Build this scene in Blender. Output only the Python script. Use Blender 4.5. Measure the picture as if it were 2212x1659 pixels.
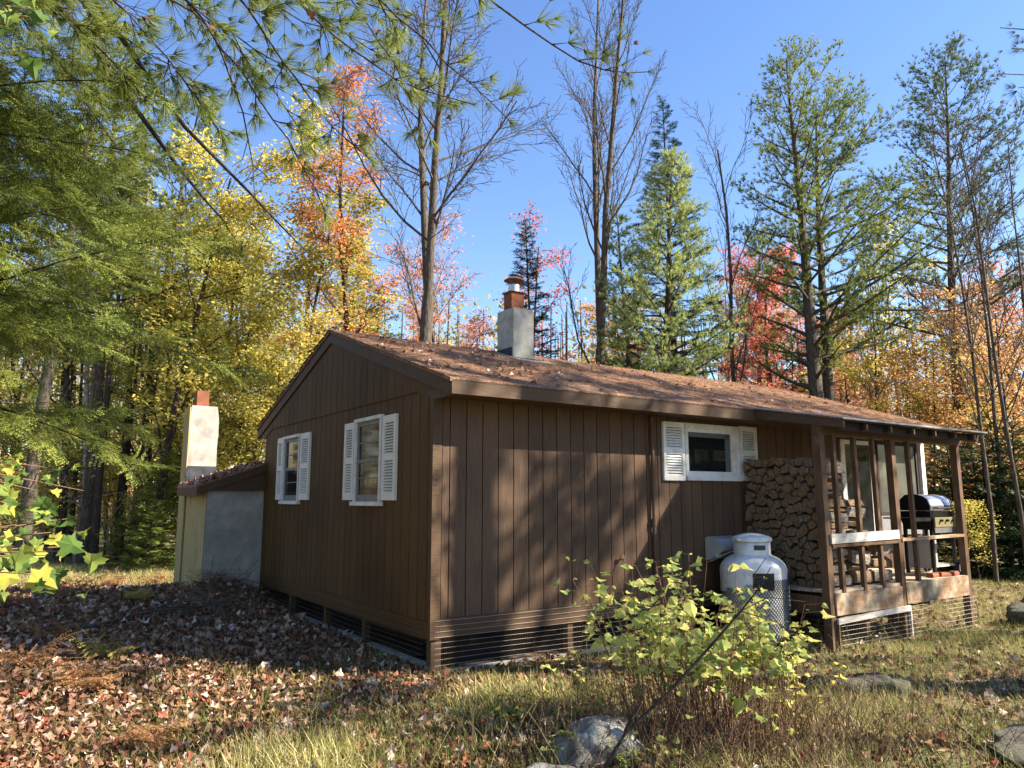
import bpy, math, numpy as np
from math import sin, cos, pi, radians as rad
for o in list(bpy.data.objects): bpy.data.objects.remove(o)
S = bpy.context.scene
COL = S.collection
# ------------------------------------------------------------------ camera, light
HC = 1.618
PITCH = math.atan(247.5/1608.0)
cam = bpy.data.objects.new('camera', bpy.data.cameras.new('camera')); COL.objects.link(cam)
cam.data.sensor_width = 36; cam.data.lens = 26.17; cam.data.clip_end = 2000; cam.data.clip_start = .05
cam.location = (0, 0, HC); cam.rotation_euler = (pi/2+PITCH, 0, 0)
S.camera = cam
SUN_AZ, SUN_EL = rad(-7.8), rad(36.0)          # direction TO the sun, math azimuth
w = bpy.data.worlds.new('World'); S.world = w; w.use_nodes = True
nt = w.node_tree; bg = nt.nodes['Background']; sky = nt.nodes.new('ShaderNodeTexSky')
sky.sky_type = 'NISHITA'; sky.sun_disc = False; sky.sun_elevation = SUN_EL; sky.sun_rotation = pi/2-SUN_AZ
sky.air_density = 1.3; sky.dust_density = .3; sky.ozone_density = 3.0; sky.altitude = 300
hs = nt.nodes.new('ShaderNodeHueSaturation'); hs.inputs['Saturation'].default_value = 1.15; hs.inputs['Hue'].default_value = .512
nt.links.new(sky.outputs[0], hs.inputs['Color']); nt.links.new(hs.outputs[0], bg.inputs[0]); bg.inputs[1].default_value = 0.080
sun = bpy.data.objects.new('sun', bpy.data.lights.new('sun', 'SUN')); COL.objects.link(sun)
sun.data.energy = 5.0; sun.data.angle = rad(.53); sun.data.color = (1, .90, .75)
from mathutils import Vector, Matrix
sd = Vector((cos(SUN_EL)*cos(SUN_AZ), cos(SUN_EL)*sin(SUN_AZ), sin(SUN_EL)))
sun.rotation_euler = sd.to_track_quat('Z', 'Y').to_euler()
S.view_settings.view_transform = 'Standard'; S.view_settings.look = 'None'; S.view_settings.gamma = 1
S.view_settings.exposure = 1.78
S.render.engine = 'CYCLES'
S.cycles.max_bounces = 6; S.cycles.diffuse_bounces = 3; S.cycles.transmission_bounces = 4
# ------------------------------------------------------------------ frame of the cabin
C0 = np.array([-.7767, 7.3883, 0.0]); TH = rad(34.2)
AX = np.array([cos(TH), sin(TH), 0]); BX = np.array([-sin(TH), cos(TH), 0])
def LW(x, y, z=0.0): return C0+AX*x+BX*y+np.array([0, 0, z])
def ground(X, Y):
    X = np.asarray(X, float); Y = np.asarray(Y, float)
    a = (X-C0[0])*AX[0]+(Y-C0[1])*AX[1]; b = (X-C0[0])*BX[0]+(Y-C0[1])*BX[1]
    h = -.09*np.clip(a/4.5, 0, 1)*np.exp(-np.abs(b)/6)
    h = h+.30*np.exp(-((a+1.0)**2/3.2+(b-6.2)**2/3.0))
    h = h+.22*np.exp(-((a+.75)**2/.25+(b-5.35)**2/.16))
    d = np.hypot(X, Y)
    h = h+.03*np.sin(X*1.3+.5)*np.cos(Y*.9)+.02*np.sin(X*3.1+Y*2.3)*np.clip(d/6, 0, 1)-.03
    h = h+.10*np.exp(-((X+4.2)**2/2+(Y-6.2)**2/3))
    h = h+np.clip((d-30)/60, 0, 1)*3.0
    return h
def at(u, v, Y):
    """point of the place seen at pixel (u,v) of a 2212 px wide frame, Y metres ahead"""
    x = u-1106.; z = -(v-829.5); f = 1608.
    ry = f*cos(PITCH)-z*sin(PITCH); rz = f*sin(PITCH)+z*cos(PITCH)
    return np.array([x*Y/ry, Y, HC+rz*Y/ry])
# ------------------------------------------------------------------ mesh buffer
class MB:
    def __init__(s): s.V = []; s.F = []; s.n = 0
    def add(s, V, F, mi=0):
        V = np.asarray(V, np.float32).reshape(-1, 3); s.V.append(V)
        F = np.asarray(F, np.int64); s.F.append((F+s.n, mi)); s.n += len(V)
    def polys(s, V, Fs, mi=0):
        V = np.asarray(V, np.float32).reshape(-1, 3); s.V.append(V)
        for f in Fs: s.F.append((np.array([f])+s.n, mi))
        s.n += len(V)
    def box(s, x0, x1, y0, y1, z0, z1, mi=0):
        V = [(x, y, z) for z in (z0, z1) for y in (y0, y1) for x in (x0, x1)]
        s.add(V, [(0, 2, 3, 1), (4, 5, 7, 6), (0, 1, 5, 4), (2, 6, 7, 3), (0, 4, 6, 2), (1, 3, 7, 5)], mi)
    def beam(s, p, q, w, h, mi=0, up=(0, 0, 1)):
        p = np.array(p, float); q = np.array(q, float); d = q-p; d /= np.linalg.norm(d)
        up = np.array(up, float); sx = np.cross(d, up); sx /= np.linalg.norm(sx); sz = np.cross(sx, d)
        V = [e+sx*i*w/2+sz*j*h/2 for e in (p, q) for j in (-1, 1) for i in (-1, 1)]
        s.add(V, [(0, 2, 3, 1), (4, 5, 7, 6), (0, 1, 5, 4), (2, 6, 7, 3), (0, 4, 6, 2), (1, 3, 7, 5)], mi)
    def tube(s, P, R, k=5, mi=0, cap=False):
        P = np.asarray(P, float); n = len(P); R = np.broadcast_to(np.asarray(R, float), (n,))
        T = np.empty_like(P); T[1:-1] = P[2:]-P[:-2]; T[0] = P[1]-P[0]; T[-1] = P[-1]-P[-2]
        T /= np.linalg.norm(T, axis=1)[:, None]+1e-9
        ref = np.array([0, 0, 1.]) if abs(T[0, 2]) < .8 else np.array([1., 0, 0])
        A = np.cross(T, ref); A /= np.linalg.norm(A, axis=1)[:, None]+1e-9; B = np.cross(T, A)
        th = np.arange(k)*2*pi/k
        V = P[:, None]+R[:, None, None]*(np.cos(th)[None, :, None]*A[:, None]+np.sin(th)[None, :, None]*B[:, None])
        i = np.arange(n-1)[:, None]*k; j = np.arange(k)[None]; jn = (j+1) % k
        F = np.stack([i+j, i+k+j, i+k+jn, i+jn], -1).reshape(-1, 4)
        s.add(V.reshape(-1, 3), F, mi)
        if cap:
            s.F.append((np.array([list(range(k))])+s.n-n*k, mi)); s.F.append((np.array([list(range(k))[::-1]])+s.n-k, mi))
    def lathe(s, prof, n=32, c=(0, 0), mi=0):
        prof = np.array(prof, float); th = np.arange(n)*2*pi/n
        V = np.stack([c[0]+prof[:, 0][:, None]*np.cos(th), c[1]+prof[:, 0][:, None]*np.sin(th), np.repeat(prof[:, 1][:, None], n, 1)], -1)
        m = len(prof); i = np.arange(m-1)[:, None]*n; j = np.arange(n)[None]; jn = (j+1) % n
        s.add(V.reshape(-1, 3), np.stack([i+j, i+jn, i+n+jn, i+n+j], -1).reshape(-1, 4), mi)
    def scatter(s, TV, TF, P, R, sc, mi=0):
        TV = np.asarray(TV, float); TF = np.asarray(TF); n = len(P)
        if n == 0: return
        sc = np.asarray(sc, float)
        sc = sc.reshape(-1, 1, 1) if sc.ndim else np.full((n, 1, 1), float(sc))
        V = np.einsum('nij,kj->nki', R, TV)*sc+np.asarray(P)[:, None]
        F = (TF[None]+(np.arange(n)*len(TV))[:, None, None]).reshape(-1, TF.shape[1])
        s.add(V.reshape(-1, 3), F, mi)
    def mesh(s, name, mats, smooth=False):
        me = bpy.data.meshes.new(name)
        V = np.concatenate(s.V).astype(np.float32)
        me.vertices.add(len(V)); me.vertices.foreach_set('co', V.ravel())
        L = np.concatenate([f.ravel() for f, _ in s.F]).astype(np.int32)
        tot = np.concatenate([np.full(len(f), f.shape[1]) for f, _ in s.F]).astype(np.int32)
        mi = np.concatenate([np.full(len(f), m) for f, m in s.F]).astype(np.int32)
        st = np.concatenate([[0], np.cumsum(tot)[:-1]]).astype(np.int32)
        me.loops.add(len(L)); me.loops.foreach_set('vertex_index', L)
        me.polygons.add(len(tot)); me.polygons.foreach_set('loop_start', st)
        me.polygons.foreach_set('material_index', mi)
        me.polygons.foreach_set('use_smooth', np.full(len(tot), smooth))
        for m in (mats if isinstance(mats, (list, tuple)) else [mats]): me.materials.append(m)
        me.update(calc_edges=True); me.validate()
        return me
    def build(s, name, mats, parent=None, smooth=False, label=None):
        o = bpy.data.objects.new(name, s.mesh(name, mats, smooth)); COL.objects.link(o)
        if parent: o.parent = parent
        if label: o['label'] = label
        return o
def tag(o, label=None, cat=None, group=None, kind=None):
    if label: o['label'] = label
    if cat: o['category'] = cat
    if group: o['group'] = group
    if kind: o['kind'] = kind
    return o
def empty(name, loc=(0, 0, 0), rz=0.0):
    o = bpy.data.objects.new(name, None); COL.objects.link(o); o.location = loc; o.rotation_euler = (0, 0, rz)
    o.empty_display_size = .2; return o
KIDS = {}
def copy_thing(root, kids, loc, rz=0.0, sc=1.0, mats=None):
    r = root.copy(); COL.objects.link(r); r.location = loc; r.rotation_euler = (0, 0, rz)
    r.scale = (sc, sc, sc) if not hasattr(sc, '__len__') else sc
    out = []
    for ch in kids:
        c = ch.copy(); COL.objects.link(c); c.parent = r; out.append(c)
        if mats and ch.name.split('.')[0] in mats:
            c.material_slots[0].link = 'OBJECT'; c.material_slots[0].material = mats[ch.name.split('.')[0]]
    return r
# ------------------------------------------------------------------ materials
def nodes(m): m.use_nodes = True; return m.node_tree, m.node_tree.nodes['Principled BSDF']
def ramp(nt, stops, interp='LINEAR'):
    r = nt.nodes.new('ShaderNodeValToRGB'); r.color_ramp.interpolation = interp
    e = r.color_ramp.elements
    while len(e) < len(stops): e.new(.5)
    for x, (p, c) in zip(e, stops): x.position = p; x.color = (*c, 1)
    return r
def pmat(name, cols, scale=(1, 1, 1), nscale=5., rough=.7, bump=.2, detail=6., metal=0., spec=.2, dirt=None, dscale=2., dist=0., bdist=.01, isl=0.):
    m = bpy.data.materials.new(name); nt, b = nodes(m)
    tc = nt.nodes.new('ShaderNodeTexCoord'); mp = nt.nodes.new('ShaderNodeMapping'); mp.inputs['Scale'].default_value = scale
    nt.links.new(tc.outputs['Object'], mp.inputs[0])
    n = nt.nodes.new('ShaderNodeTexNoise'); n.inputs['Scale'].default_value = nscale; n.inputs['Detail'].default_value = detail
    n.inputs['Roughness'].default_value = .62; n.inputs['Distortion'].default_value = dist
    nt.links.new(mp.outputs[0], n.inputs['Vector'])
    k = len(cols); r = ramp(nt, [(.3+.4*i/max(1, k-1), c) for i, c in enumerate(cols)])
    nt.links.new(n.outputs[0], r.inputs[0]); out = r.outputs[0]
    if dirt:
        n2 = nt.nodes.new('ShaderNodeTexNoise'); n2.inputs['Scale'].default_value = dscale; n2.inputs['Detail'].default_value = 8
        nt.links.new(tc.outputs['Object'], n2.inputs['Vector'])
        r2 = ramp(nt, [(.45, (0, 0, 0)), (.7, (1, 1, 1))]); nt.links.new(n2.outputs[0], r2.inputs[0])
        mx = nt.nodes.new('ShaderNodeMix'); mx.data_type = 'RGBA'; nt.links.new(r2.outputs[0], mx.inputs[0])
        nt.links.new(out, mx.inputs[6]); mx.inputs[7].default_value = (*dirt, 1); out = mx.outputs[2]
    if isl:
        g = nt.nodes.new('ShaderNodeNewGeometry'); mr = nt.nodes.new('ShaderNodeMapRange'); mr.inputs[3].default_value = 1-isl; mr.inputs[4].default_value = 1+isl
        nt.links.new(g.outputs['Random Per Island'], mr.inputs[0]); hv = nt.nodes.new('ShaderNodeHueSaturation')
        nt.links.new(mr.outputs[0], hv.inputs['Value']); nt.links.new(out, hv.inputs['Color']); out = hv.outputs[0]
    nt.links.new(out, b.inputs['Base Color'])
    b.inputs['Roughness'].default_value = rough; b.inputs['Metallic'].default_value = metal
    b.inputs['Specular IOR Level'].default_value = spec
    if bump:
        bp = nt.nodes.new('ShaderNodeBump'); bp.inputs['Strength'].default_value = bump; bp.inputs['Distance'].default_value = bdist
        nt.links.new(n.outputs[0], bp.inputs['Height']); nt.links.new(bp.outputs[0], b.inputs['Normal'])
    return m
def leafmat(name, cols, trans=.45, rough=.55, clump=.0, cscale=.8):
    m = bpy.data.materials.new(name); nt, b = nodes(m)
    g = nt.nodes.new('ShaderNodeNewGeometry'); k = len(cols)
    f = g.outputs['Random Per Island']
    if clump:
        tc = nt.nodes.new('ShaderNodeTexCoord'); n = nt.nodes.new('ShaderNodeTexNoise'); n.inputs['Scale'].default_value = cscale
        n.inputs['Detail'].default_value = 2; nt.links.new(tc.outputs['Object'], n.inputs['Vector'])
        mr = nt.nodes.new('ShaderNodeMapRange'); mr.inputs[1].default_value = .3; mr.inputs[2].default_value = .7
        nt.links.new(n.outputs[0], mr.inputs[0])
        mx = nt.nodes.new('ShaderNodeMix'); mx.inputs[0].default_value = clump
        nt.links.new(f, mx.inputs[2]); nt.links.new(mr.outputs[0], mx.inputs[3]); f = mx.outputs[0]
    r = ramp(nt, [(i/max(1, k-1), c) for i, c in enumerate(cols)]); nt.links.new(f, r.inputs[0])
    nt.links.new(r.outputs[0], b.inputs['Base Color']); b.inputs['Roughness'].default_value = rough
    b.inputs['Specular IOR Level'].default_value = .10
    t = nt.nodes.new('ShaderNodeBsdfTranslucent'); nt.links.new(r.outputs[0], t.inputs[0])
    ms = nt.nodes.new('ShaderNodeMixShader'); ms.inputs[0].default_value = trans
    nt.links.new(b.outputs[0], ms.inputs[1]); nt.links.new(t.outputs[0], ms.inputs[2])
    nt.links.new(ms.outputs[0], nt.nodes['Material Output'].inputs[0])
    return m
def flat(name, c, rough=.5, metal=0., spec=.5):
    return pmat(name, [tuple(x*.9 for x in c), tuple(min(1, x*1.08) for x in c)], nscale=9, rough=rough, metal=metal, bump=.03, spec=spec)
M = {}
M['siding'] = pmat('brown_siding', [(.060, .035, .021), (.088, .053, .033), (.113, .071, .046)], (14, 14, .9), 6, .62, .35, dirt=(.125, .075, .042), dscale=.9, isl=.14)
M['siding_gable_shade'] = pmat('brown_siding_gable_shade', [(.068, .035, .009), (.090, .048, .013), (.110, .060, .018)], (14, 14, .9), 6, .65, .35, isl=.12, dirt=(.065, .032, .008), dscale=1.0)  # same siding; yellower colour carries the warm bounce light on the shaded gable
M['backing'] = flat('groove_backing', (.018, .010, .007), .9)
M['trim'] = pmat('brown_trim', [(.066, .039, .022), (.10, .061, .035)], (2, 2, 10), 4, .6, .3, dirt=(.085, .05, .028), dscale=3)
M['post'] = pmat('brown_stained_post', [(.075, .042, .023), (.125, .073, .042), (.155, .095, .057)], (9, 9, 1.2), 5, .65, .4, dirt=(.08, .045, .026), dscale=4)
M['rim'] = pmat('worn_brown_rim', [(.17, .105, .055), (.24, .15, .083), (.30, .195, .115)], (1.2, 6, 7), 5, .7, .4, dirt=(.45, .38, .29), dscale=7)
M['white'] = pmat('old_white_paint', [(.62, .61, .57), (.74, .73, .69), (.78, .77, .74)], (3, 3, 3), 5, .5, .12, dirt=(.55, .52, .45), dscale=6)
M['shutter'] = pmat('cream_white_shutter', [(.68, .66, .58), (.76, .74, .67)], (2, 2, 2), 4, .45, .05)
M['louvre_shade'] = flat('louvre_gap_shade', (.10, .095, .08), .8)  # dark slat backing, paints the shade between the louvres
M['sash'] = pmat('grey_sash_paint', [(.16, .16, .155), (.24, .24, .235)], (4, 4, 4), 6, .5, .1)
M['greywood'] = pmat('weathered_grey_wood', [(.33, .30, .26), (.50, .47, .42), (.62, .60, .55)], (1.5, 12, 12), 5, .8, .5)
M['deck'] = pmat('deck_boards', [(.24, .18, .12), (.38, .30, .21), (.46, .38, .28)], (1.5, 12, 6), 5, .8, .4)
M['concrete'] = pmat('grey_concrete', [(.33, .31, .26), (.42, .40, .34), (.48, .46, .40)], (1, 1, 1), 9, .85, .25, dirt=(.28, .26, .2), dscale=3)
M['stucco'] = pmat('white_stucco', [(.25, .235, .20), (.34, .325, .285), (.42, .405, .37)], (1, 1, 1), 5, .85, .3, dirt=(.25, .245, .22), dscale=1.6)
M['stucco_y'] = pmat('yellow_lit_stucco', [(.24, .17, .06), (.40, .31, .14), (.50, .40, .22)], (7, 7, .7), 3, .85, .25, dirt=(.38, .32, .13), dscale=3)  # yellow of light reflected onto the left faces, put into the streaked colour
M['tar'] = pmat('tar_flashing', [(.02, .022, .026), (.06, .065, .075)], (1, 1, 1), 8, .6, .4)
M['clay'] = pmat('clay_flue', [(.20, .062, .028), (.27, .09, .042), (.33, .12, .06)], (2, 2, 2), 6, .75, .2, dirt=(.16, .07, .04), dscale=5)
M['galv'] = pmat('galvanised_metal', [(.42, .43, .44), (.6, .61, .62)], (1, 1, 1), 8, .38, .05, metal=.8)
M['rustmetal'] = pmat('rusty_metal', [(.12, .06, .04), (.22, .16, .12)], (1, 1, 1), 9, .6, .1, metal=.3)
M['wire'] = pmat('fence_wire', [(.50, .47, .40), (.62, .59, .52)], (1, 1, 1), 20, .5, 0, metal=.35)
M['glass'] = flat('window_glass', (.012, .014, .013), .03, spec=.4)
M['bigglass'] = pmat('picture_window_glass', [(.05, .052, .045), (.13, .13, .11)], (1, 1, 1), 1.5, .08, 0, spec=1.0)
M['curtain'] = pmat('curtain_cloth', [(.08, .10, .10), (.14, .16, .16)], (30, 3, 1), 3, .9, .1)
M['black'] = flat('black_enamel', (.012, .012, .013), .3)
M['rubber'] = flat('black_rubber', (.02, .02, .02), .8)
M['tank'] = pmat('white_tank_paint', [(.66, .66, .64), (.74, .74, .72)], (1, 1, 1), 3, .32, .03, spec=.5, dirt=(.50, .46, .38), dscale=7)
M['hood'] = pmat('grey_vent_paint', [(.32, .31, .29), (.40, .39, .37)], (1, 1, 1), 6, .4, .05)
M['knob'] = pmat('yellowed_panel', [(.16, .14, .07), (.24, .21, .11)], (1, 1, 1), 6, .5, .05)
M['steel'] = pmat('brushed_steel', [(.45, .47, .5), (.62, .64, .67)], (1, 20, 1), 6, .28, .05, metal=.9)
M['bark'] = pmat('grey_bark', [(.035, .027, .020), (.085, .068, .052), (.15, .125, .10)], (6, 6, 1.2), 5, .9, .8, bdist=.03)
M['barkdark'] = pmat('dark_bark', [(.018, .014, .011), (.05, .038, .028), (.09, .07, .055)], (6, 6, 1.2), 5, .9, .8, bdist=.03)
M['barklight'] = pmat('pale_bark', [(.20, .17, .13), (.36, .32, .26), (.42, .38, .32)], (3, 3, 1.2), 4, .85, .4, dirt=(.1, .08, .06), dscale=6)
M['brownstem'] = pmat('brown_stem', [(.10, .055, .03), (.20, .12, .07)], (4, 4, 1), 6, .8, .2)
M['pineneedle'] = leafmat('pine_needles', [(.12, .165, .045), (.22, .27, .065), (.34, .37, .10)], .42, clump=.5, cscale=.6)
M['pineblue'] = leafmat('blue_pine_needles', [(.06, .09, .04), (.12, .165, .07), (.20, .24, .085)], .33, clump=.4)
M['pinebright'] = leafmat('bright_pine_needles', [(.22, .29, .10), (.36, .42, .15), (.50, .52, .21)], .45, clump=.5, cscale=.5)
M['hemlock'] = leafmat('hemlock_needles', [(.045, .07, .02), (.12, .16, .035), (.26, .29, .06), (.40, .41, .10)], .38, clump=.45, cscale=.9)
M['spruce'] = leafmat('spruce_needles', [(.018, .038, .018), (.035, .065, .028), (.06, .10, .035)], .2, clump=.3)
M['firlight'] = leafmat('fir_needles', [(.10, .14, .03), (.18, .23, .05), (.28, .31, .07)], .35)
M['yellow'] = leafmat('yellow_leaves', [(.38, .36, .07), (.62, .54, .12), (.76, .65, .16), (.68, .50, .13)], .5, clump=.4)
M['yellowgreen'] = leafmat('yellow_green_leaves', [(.17, .20, .05), (.34, .34, .08), (.58, .53, .13), (.72, .61, .18)], .5, clump=.5)
M['orange'] = leafmat('orange_leaves', [(.68, .46, .16), (.68, .36, .14), (.70, .30, .13), (.60, .22, .14)], .5, clump=.45)
M['pinkred'] = leafmat('pink_red_leaves', [(.46, .20, .18), (.60, .28, .23), (.66, .38, .27), (.62, .40, .22)], .5, clump=.45)
M['red'] = leafmat('scarlet_leaves', [(.50, .10, .08), (.64, .17, .12), (.70, .26, .18), (.60, .22, .15)], .5, clump=.3)
M['goldorange'] = leafmat('golden_orange_leaves', [(.70, .56, .17), (.66, .42, .16), (.56, .30, .14), (.34, .27, .12)], .5, clump=.5)
M['shrub'] = leafmat('shrub_leaves', [(.20, .30, .09), (.34, .42, .12), (.50, .52, .14), (.66, .60, .18), (.60, .42, .20)], .45, clump=.35, cscale=2.5)
M['green'] = leafmat('green_leaves', [(.06, .12, .03), (.12, .20, .045), (.26, .32, .07), (.50, .46, .08)], .45)
M['litter'] = leafmat('fallen_leaves', [(.08, .04, .022), (.17, .09, .05), (.30, .18, .12), (.50, .36, .28), (.64, .52, .43), (.20, .10, .055), (.36, .22, .14), (.30, .07, .05), (.14, .07, .04), (.46, .30, .18), (.24, .13, .08)], .15, .7)
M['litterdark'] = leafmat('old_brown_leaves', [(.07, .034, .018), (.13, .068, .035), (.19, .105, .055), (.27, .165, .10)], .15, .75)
M['deadneedle'] = leafmat('dry_pine_needles', [(.17, .08, .04), (.30, .16, .085), (.44, .27, .15)], .1, .7)
M['fern'] = leafmat('dry_fern', [(.22, .09, .035), (.36, .17, .07), (.50, .34, .16)], .35, .7)
M['fernyellow'] = leafmat('yellow_fern', [(.42, .32, .08), (.55, .46, .14)], .4, .7)
M['grass'] = leafmat('dry_grass', [(.12, .15, .04), (.24, .25, .07), (.40, .36, .13), (.58, .50, .24), (.28, .19, .09)], .35, .6, clump=.4, cscale=.7)
M['grassgreen'] = leafmat('green_grass', [(.06, .11, .02), (.12, .18, .03), (.26, .28, .07)], .35, .6, clump=.4, cscale=.9)
M['rock'] = pmat('lichen_rock', [(.07, .06, .05), (.18, .165, .14), (.36, .345, .31)], (1, 1, 1), 11, .9, .9, dirt=(.34, .34, .29), dscale=9, bdist=.05)
M['rockdark'] = pmat('dark_mossy_rock', [(.04, .034, .024), (.10, .088, .068), (.18, .165, .135)], (1, 1, 1), 6, .9, .9, dirt=(.08, .09, .04), dscale=5, bdist=.04)
M['logend'] = pmat('split_log_wood', [(.07, .04, .022), (.16, .10, .055), (.30, .20, .12)], (3, 9, 9), 7, .8, .4, isl=.4)
M['logbark'] = pmat('log_bark', [(.09, .07, .055), (.24, .20, .16), (.46, .42, .36)], (2, 8, 8), 6, .9, .7)
# shingled roof with weathering
m = bpy.data.materials.new('shingles'); nt_, b_ = nodes(m); M['shingle'] = m
tc = nt_.nodes.new('ShaderNodeTexCoord'); br = nt_.nodes.new('ShaderNodeTexBrick')
br.inputs['Scale'].default_value = 1; br.inputs['Brick Width'].default_value = .3; br.inputs['Row Height'].default_value = .14
br.inputs['Mortar Size'].default_value = .006; br.inputs['Color1'].default_value = (.10, .085, .075, 1); br.inputs['Color2'].default_value = (.15, .13, .115, 1)
br.inputs['Mortar'].default_value = (.03, .025, .02, 1); nt_.links.new(tc.outputs['Object'], br.inputs['Vector'])
n_ = nt_.nodes.new('ShaderNodeTexNoise'); n_.inputs['Scale'].default_value = 2.2; n_.inputs['Detail'].default_value = 10; n_.inputs['Roughness'].default_value = .7
nt_.links.new(tc.outputs['Object'], n_.inputs['Vector'])
r_ = ramp(nt_, [(.38, (0, 0, 0)), (.5, (1, 1, 1))]); nt_.links.new(n_.outputs[0], r_.inputs[0])
n3 = nt_.nodes.new('ShaderNodeTexNoise'); n3.inputs['Scale'].default_value = 45; n3.inputs['Detail'].default_value = 6
nt_.links.new(tc.outputs['Object'], n3.inputs['Vector'])
r3 = ramp(nt_, [(.35, (.13, .055, .028)), (.5, (.24, .125, .07)), (.68, (.36, .23, .14))]); nt_.links.new(n3.outputs[0], r3.inputs[0])
mx = nt_.nodes.new('ShaderNodeMix'); mx.data_type = 'RGBA'; nt_.links.new(r_.outputs[0], mx.inputs[0])
nt_.links.new(br.outputs[0], mx.inputs[6]); nt_.links.new(r3.outputs[0], mx.inputs[7]); nt_.links.new(mx.outputs[2], b_.inputs['Base Color'])
bp = nt_.nodes.new('ShaderNodeBump'); bp.inputs['Strength'].default_value = .8; bp.inputs['Distance'].default_value = .02
nt_.links.new(n3.outputs[0], bp.inputs['Height']); nt_.links.new(bp.outputs[0], b_.inputs['Normal']); b_.inputs['Roughness'].default_value = .9
# ground
m = bpy.data.materials.new('forest_ground'); nt_, b_ = nodes(m); M['ground'] = m
tc = nt_.nodes.new('ShaderNodeTexCoord')
n1 = nt_.nodes.new('ShaderNodeTexNoise'); n1.inputs['Scale'].default_value = .5; n1.inputs['Detail'].default_value = 6; nt_.links.new(tc.outputs['Object'], n1.inputs['Vector'])
n2 = nt_.nodes.new('ShaderNodeTexNoise'); n2.inputs['Scale'].default_value = 14; n2.inputs['Detail'].default_value = 9; nt_.links.new(tc.outputs['Object'], n2.inputs['Vector'])
ra = ramp(nt_, [(.3, (.07, .045, .028)), (.5, (.15, .095, .055)), (.7, (.27, .18, .11))]); rb = ramp(nt_, [(.3, (.06, .06, .022)), (.5, (.13, .12, .04)), (.7, (.25, .21, .08))])
nt_.links.new(n2.outputs[0], ra.inputs[0]); nt_.links.new(n2.outputs[0], rb.inputs[0])
rm = ramp(nt_, [(.42, (0, 0, 0)), (.58, (1, 1, 1))]); nt_.links.new(n1.outputs[0], rm.inputs[0])
mx = nt_.nodes.new('ShaderNodeMix'); mx.data_type = 'RGBA'; nt_.links.new(rm.outputs[0], mx.inputs[0]); nt_.links.new(ra.outputs[0], mx.inputs[6]); nt_.links.new(rb.outputs[0], mx.inputs[7])
nt_.links.new(mx.outputs[2], b_.inputs['Base Color']); b_.inputs['Roughness'].default_value = .95
bp = nt_.nodes.new('ShaderNodeBump'); bp.inputs['Strength'].default_value = .9; bp.inputs['Distance'].default_value = .04
nt_.links.new(n2.outputs[0], bp.inputs['Height']); nt_.links.new(bp.outputs[0], b_.inputs['Normal'])
# ------------------------------------------------------------------ ground sheet
def ground_sheet():
    t = np.linspace(-1, 1, 181); g = np.sign(t)*(np.abs(t)*14+np.abs(t)**6*900)
    X, Y = np.meshgrid(g, g+6); Z = ground(X, Y); n = len(g)
    i = np.arange(n-1)[:, None]*n+np.arange(n-1)[None]
    F = np.stack([i, i+1, i+n+1, i+n], -1).reshape(-1, 4)
    mb = MB(); mb.add(np.stack([X, Y, Z], -1), F); tag(mb.build('ground', M['ground'], smooth=True), kind='structure')
ground_sheet()
# ------------------------------------------------------------------ the cabin
cabin = tag(empty('cabin', C0, TH), 'brown board cabin with a low gabled roof covered in pine needles and an open porch', 'cabin')
L, Wd = 9.2, 5.65
RZ, EZ, OV = 3.84, 2.77, .42
SL = (RZ-EZ)/(Wd/2+OV)
def roofz(y): return RZ-SL*abs(y-Wd/2)
def part(name, mb, mat, label=None, smooth=False, parent=None): return mb.build(name, mat, parent or cabin, smooth, label)
def wall_boards(mb, axis, lo, hi, zlo, zhi, fix, out, pitch=.193, off=0., gap=.011, th=.016, holes=(), top=None):
    """vertical tongue boards proud of a dark backing; holes = (u0,u1,z0,z1)"""
    e = [lo]; u = lo+off
    while u < hi-.03:
        if u > lo+.03: e.append(u)
        u += pitch
    e.append(hi)
    for a, b in zip(e[:-1], e[1:]):
        a2, b2 = a+gap/2, b-gap/2
        cuts = [a2, b2]
        for h in holes:
            for c in (h[0], h[1]):
                if a2 < c < b2: cuts.append(c)
        cuts.sort()
        for p, q in zip(cuts[:-1], cuts[1:]):
            mid = (p+q)/2; segs = [(zlo, zhi)]
            for h in holes:
                if h[0] < mid < h[1]:
                    segs = [s for z0, z1 in segs for s in ((z0, min(z1, h[2])), (max(z0, h[3]), z1)) if s[1]-s[0] > .005]
            for z0, z1 in segs:
                zt = (z1, z1) if (top is None or z1 < zhi) else (top(p), top(q))
                if max(zt) < z0+.01: continue
                f0, f1 = fix, fix+out*th
                V = []
                for (uu, zz) in ((p, z0), (q, z0), (q, max(zt[1], z0+.002)), (p, max(zt[0], z0+.002))):
                    for ff in (f0, f1): V.append((uu, ff, zz) if axis == 'x' else (ff, uu, zz))
                fl = [(1, 3, 5, 7), (0, 2, 3, 1), (2, 4, 5, 3), (4, 6, 7, 5), (6, 0, 1, 7)]
                if (axis == 'x') == (out < 0): pass
                mb.add(V, fl)
HE = (3.54, 4.57, 1.855, 2.56)           # eave-wall window
HD = (6.9, 7.8, .60, 2.50); HP = (7.86, 9.08, 1.36, 2.52)
mb = MB(); wall_boards(mb, 'x', .09, L-.05, .475, 2.70, 0, -1, off=.087, holes=(HE, HD, HP))
part('wall', mb, M['siding'])
G1 = (3.926, 4.663, 1.575, 2.53); G2 = (1.154, 1.907, 1.572, 2.55)
mb = MB(); wall_boards(mb, 'y', .02, Wd, .445, 2.71, 0, -1, off=.06, holes=(G1, G2)); part('wall', mb, M['siding_gable_shade'])
mb = MB(); wall_boards(mb, 'y', -.05, Wd+.05, 2.71, 5, -.014, -1, off=.13, th=.018, top=lambda u: roofz(u)-.05); part('gable', mb, M['siding_gable_shade'])
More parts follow.
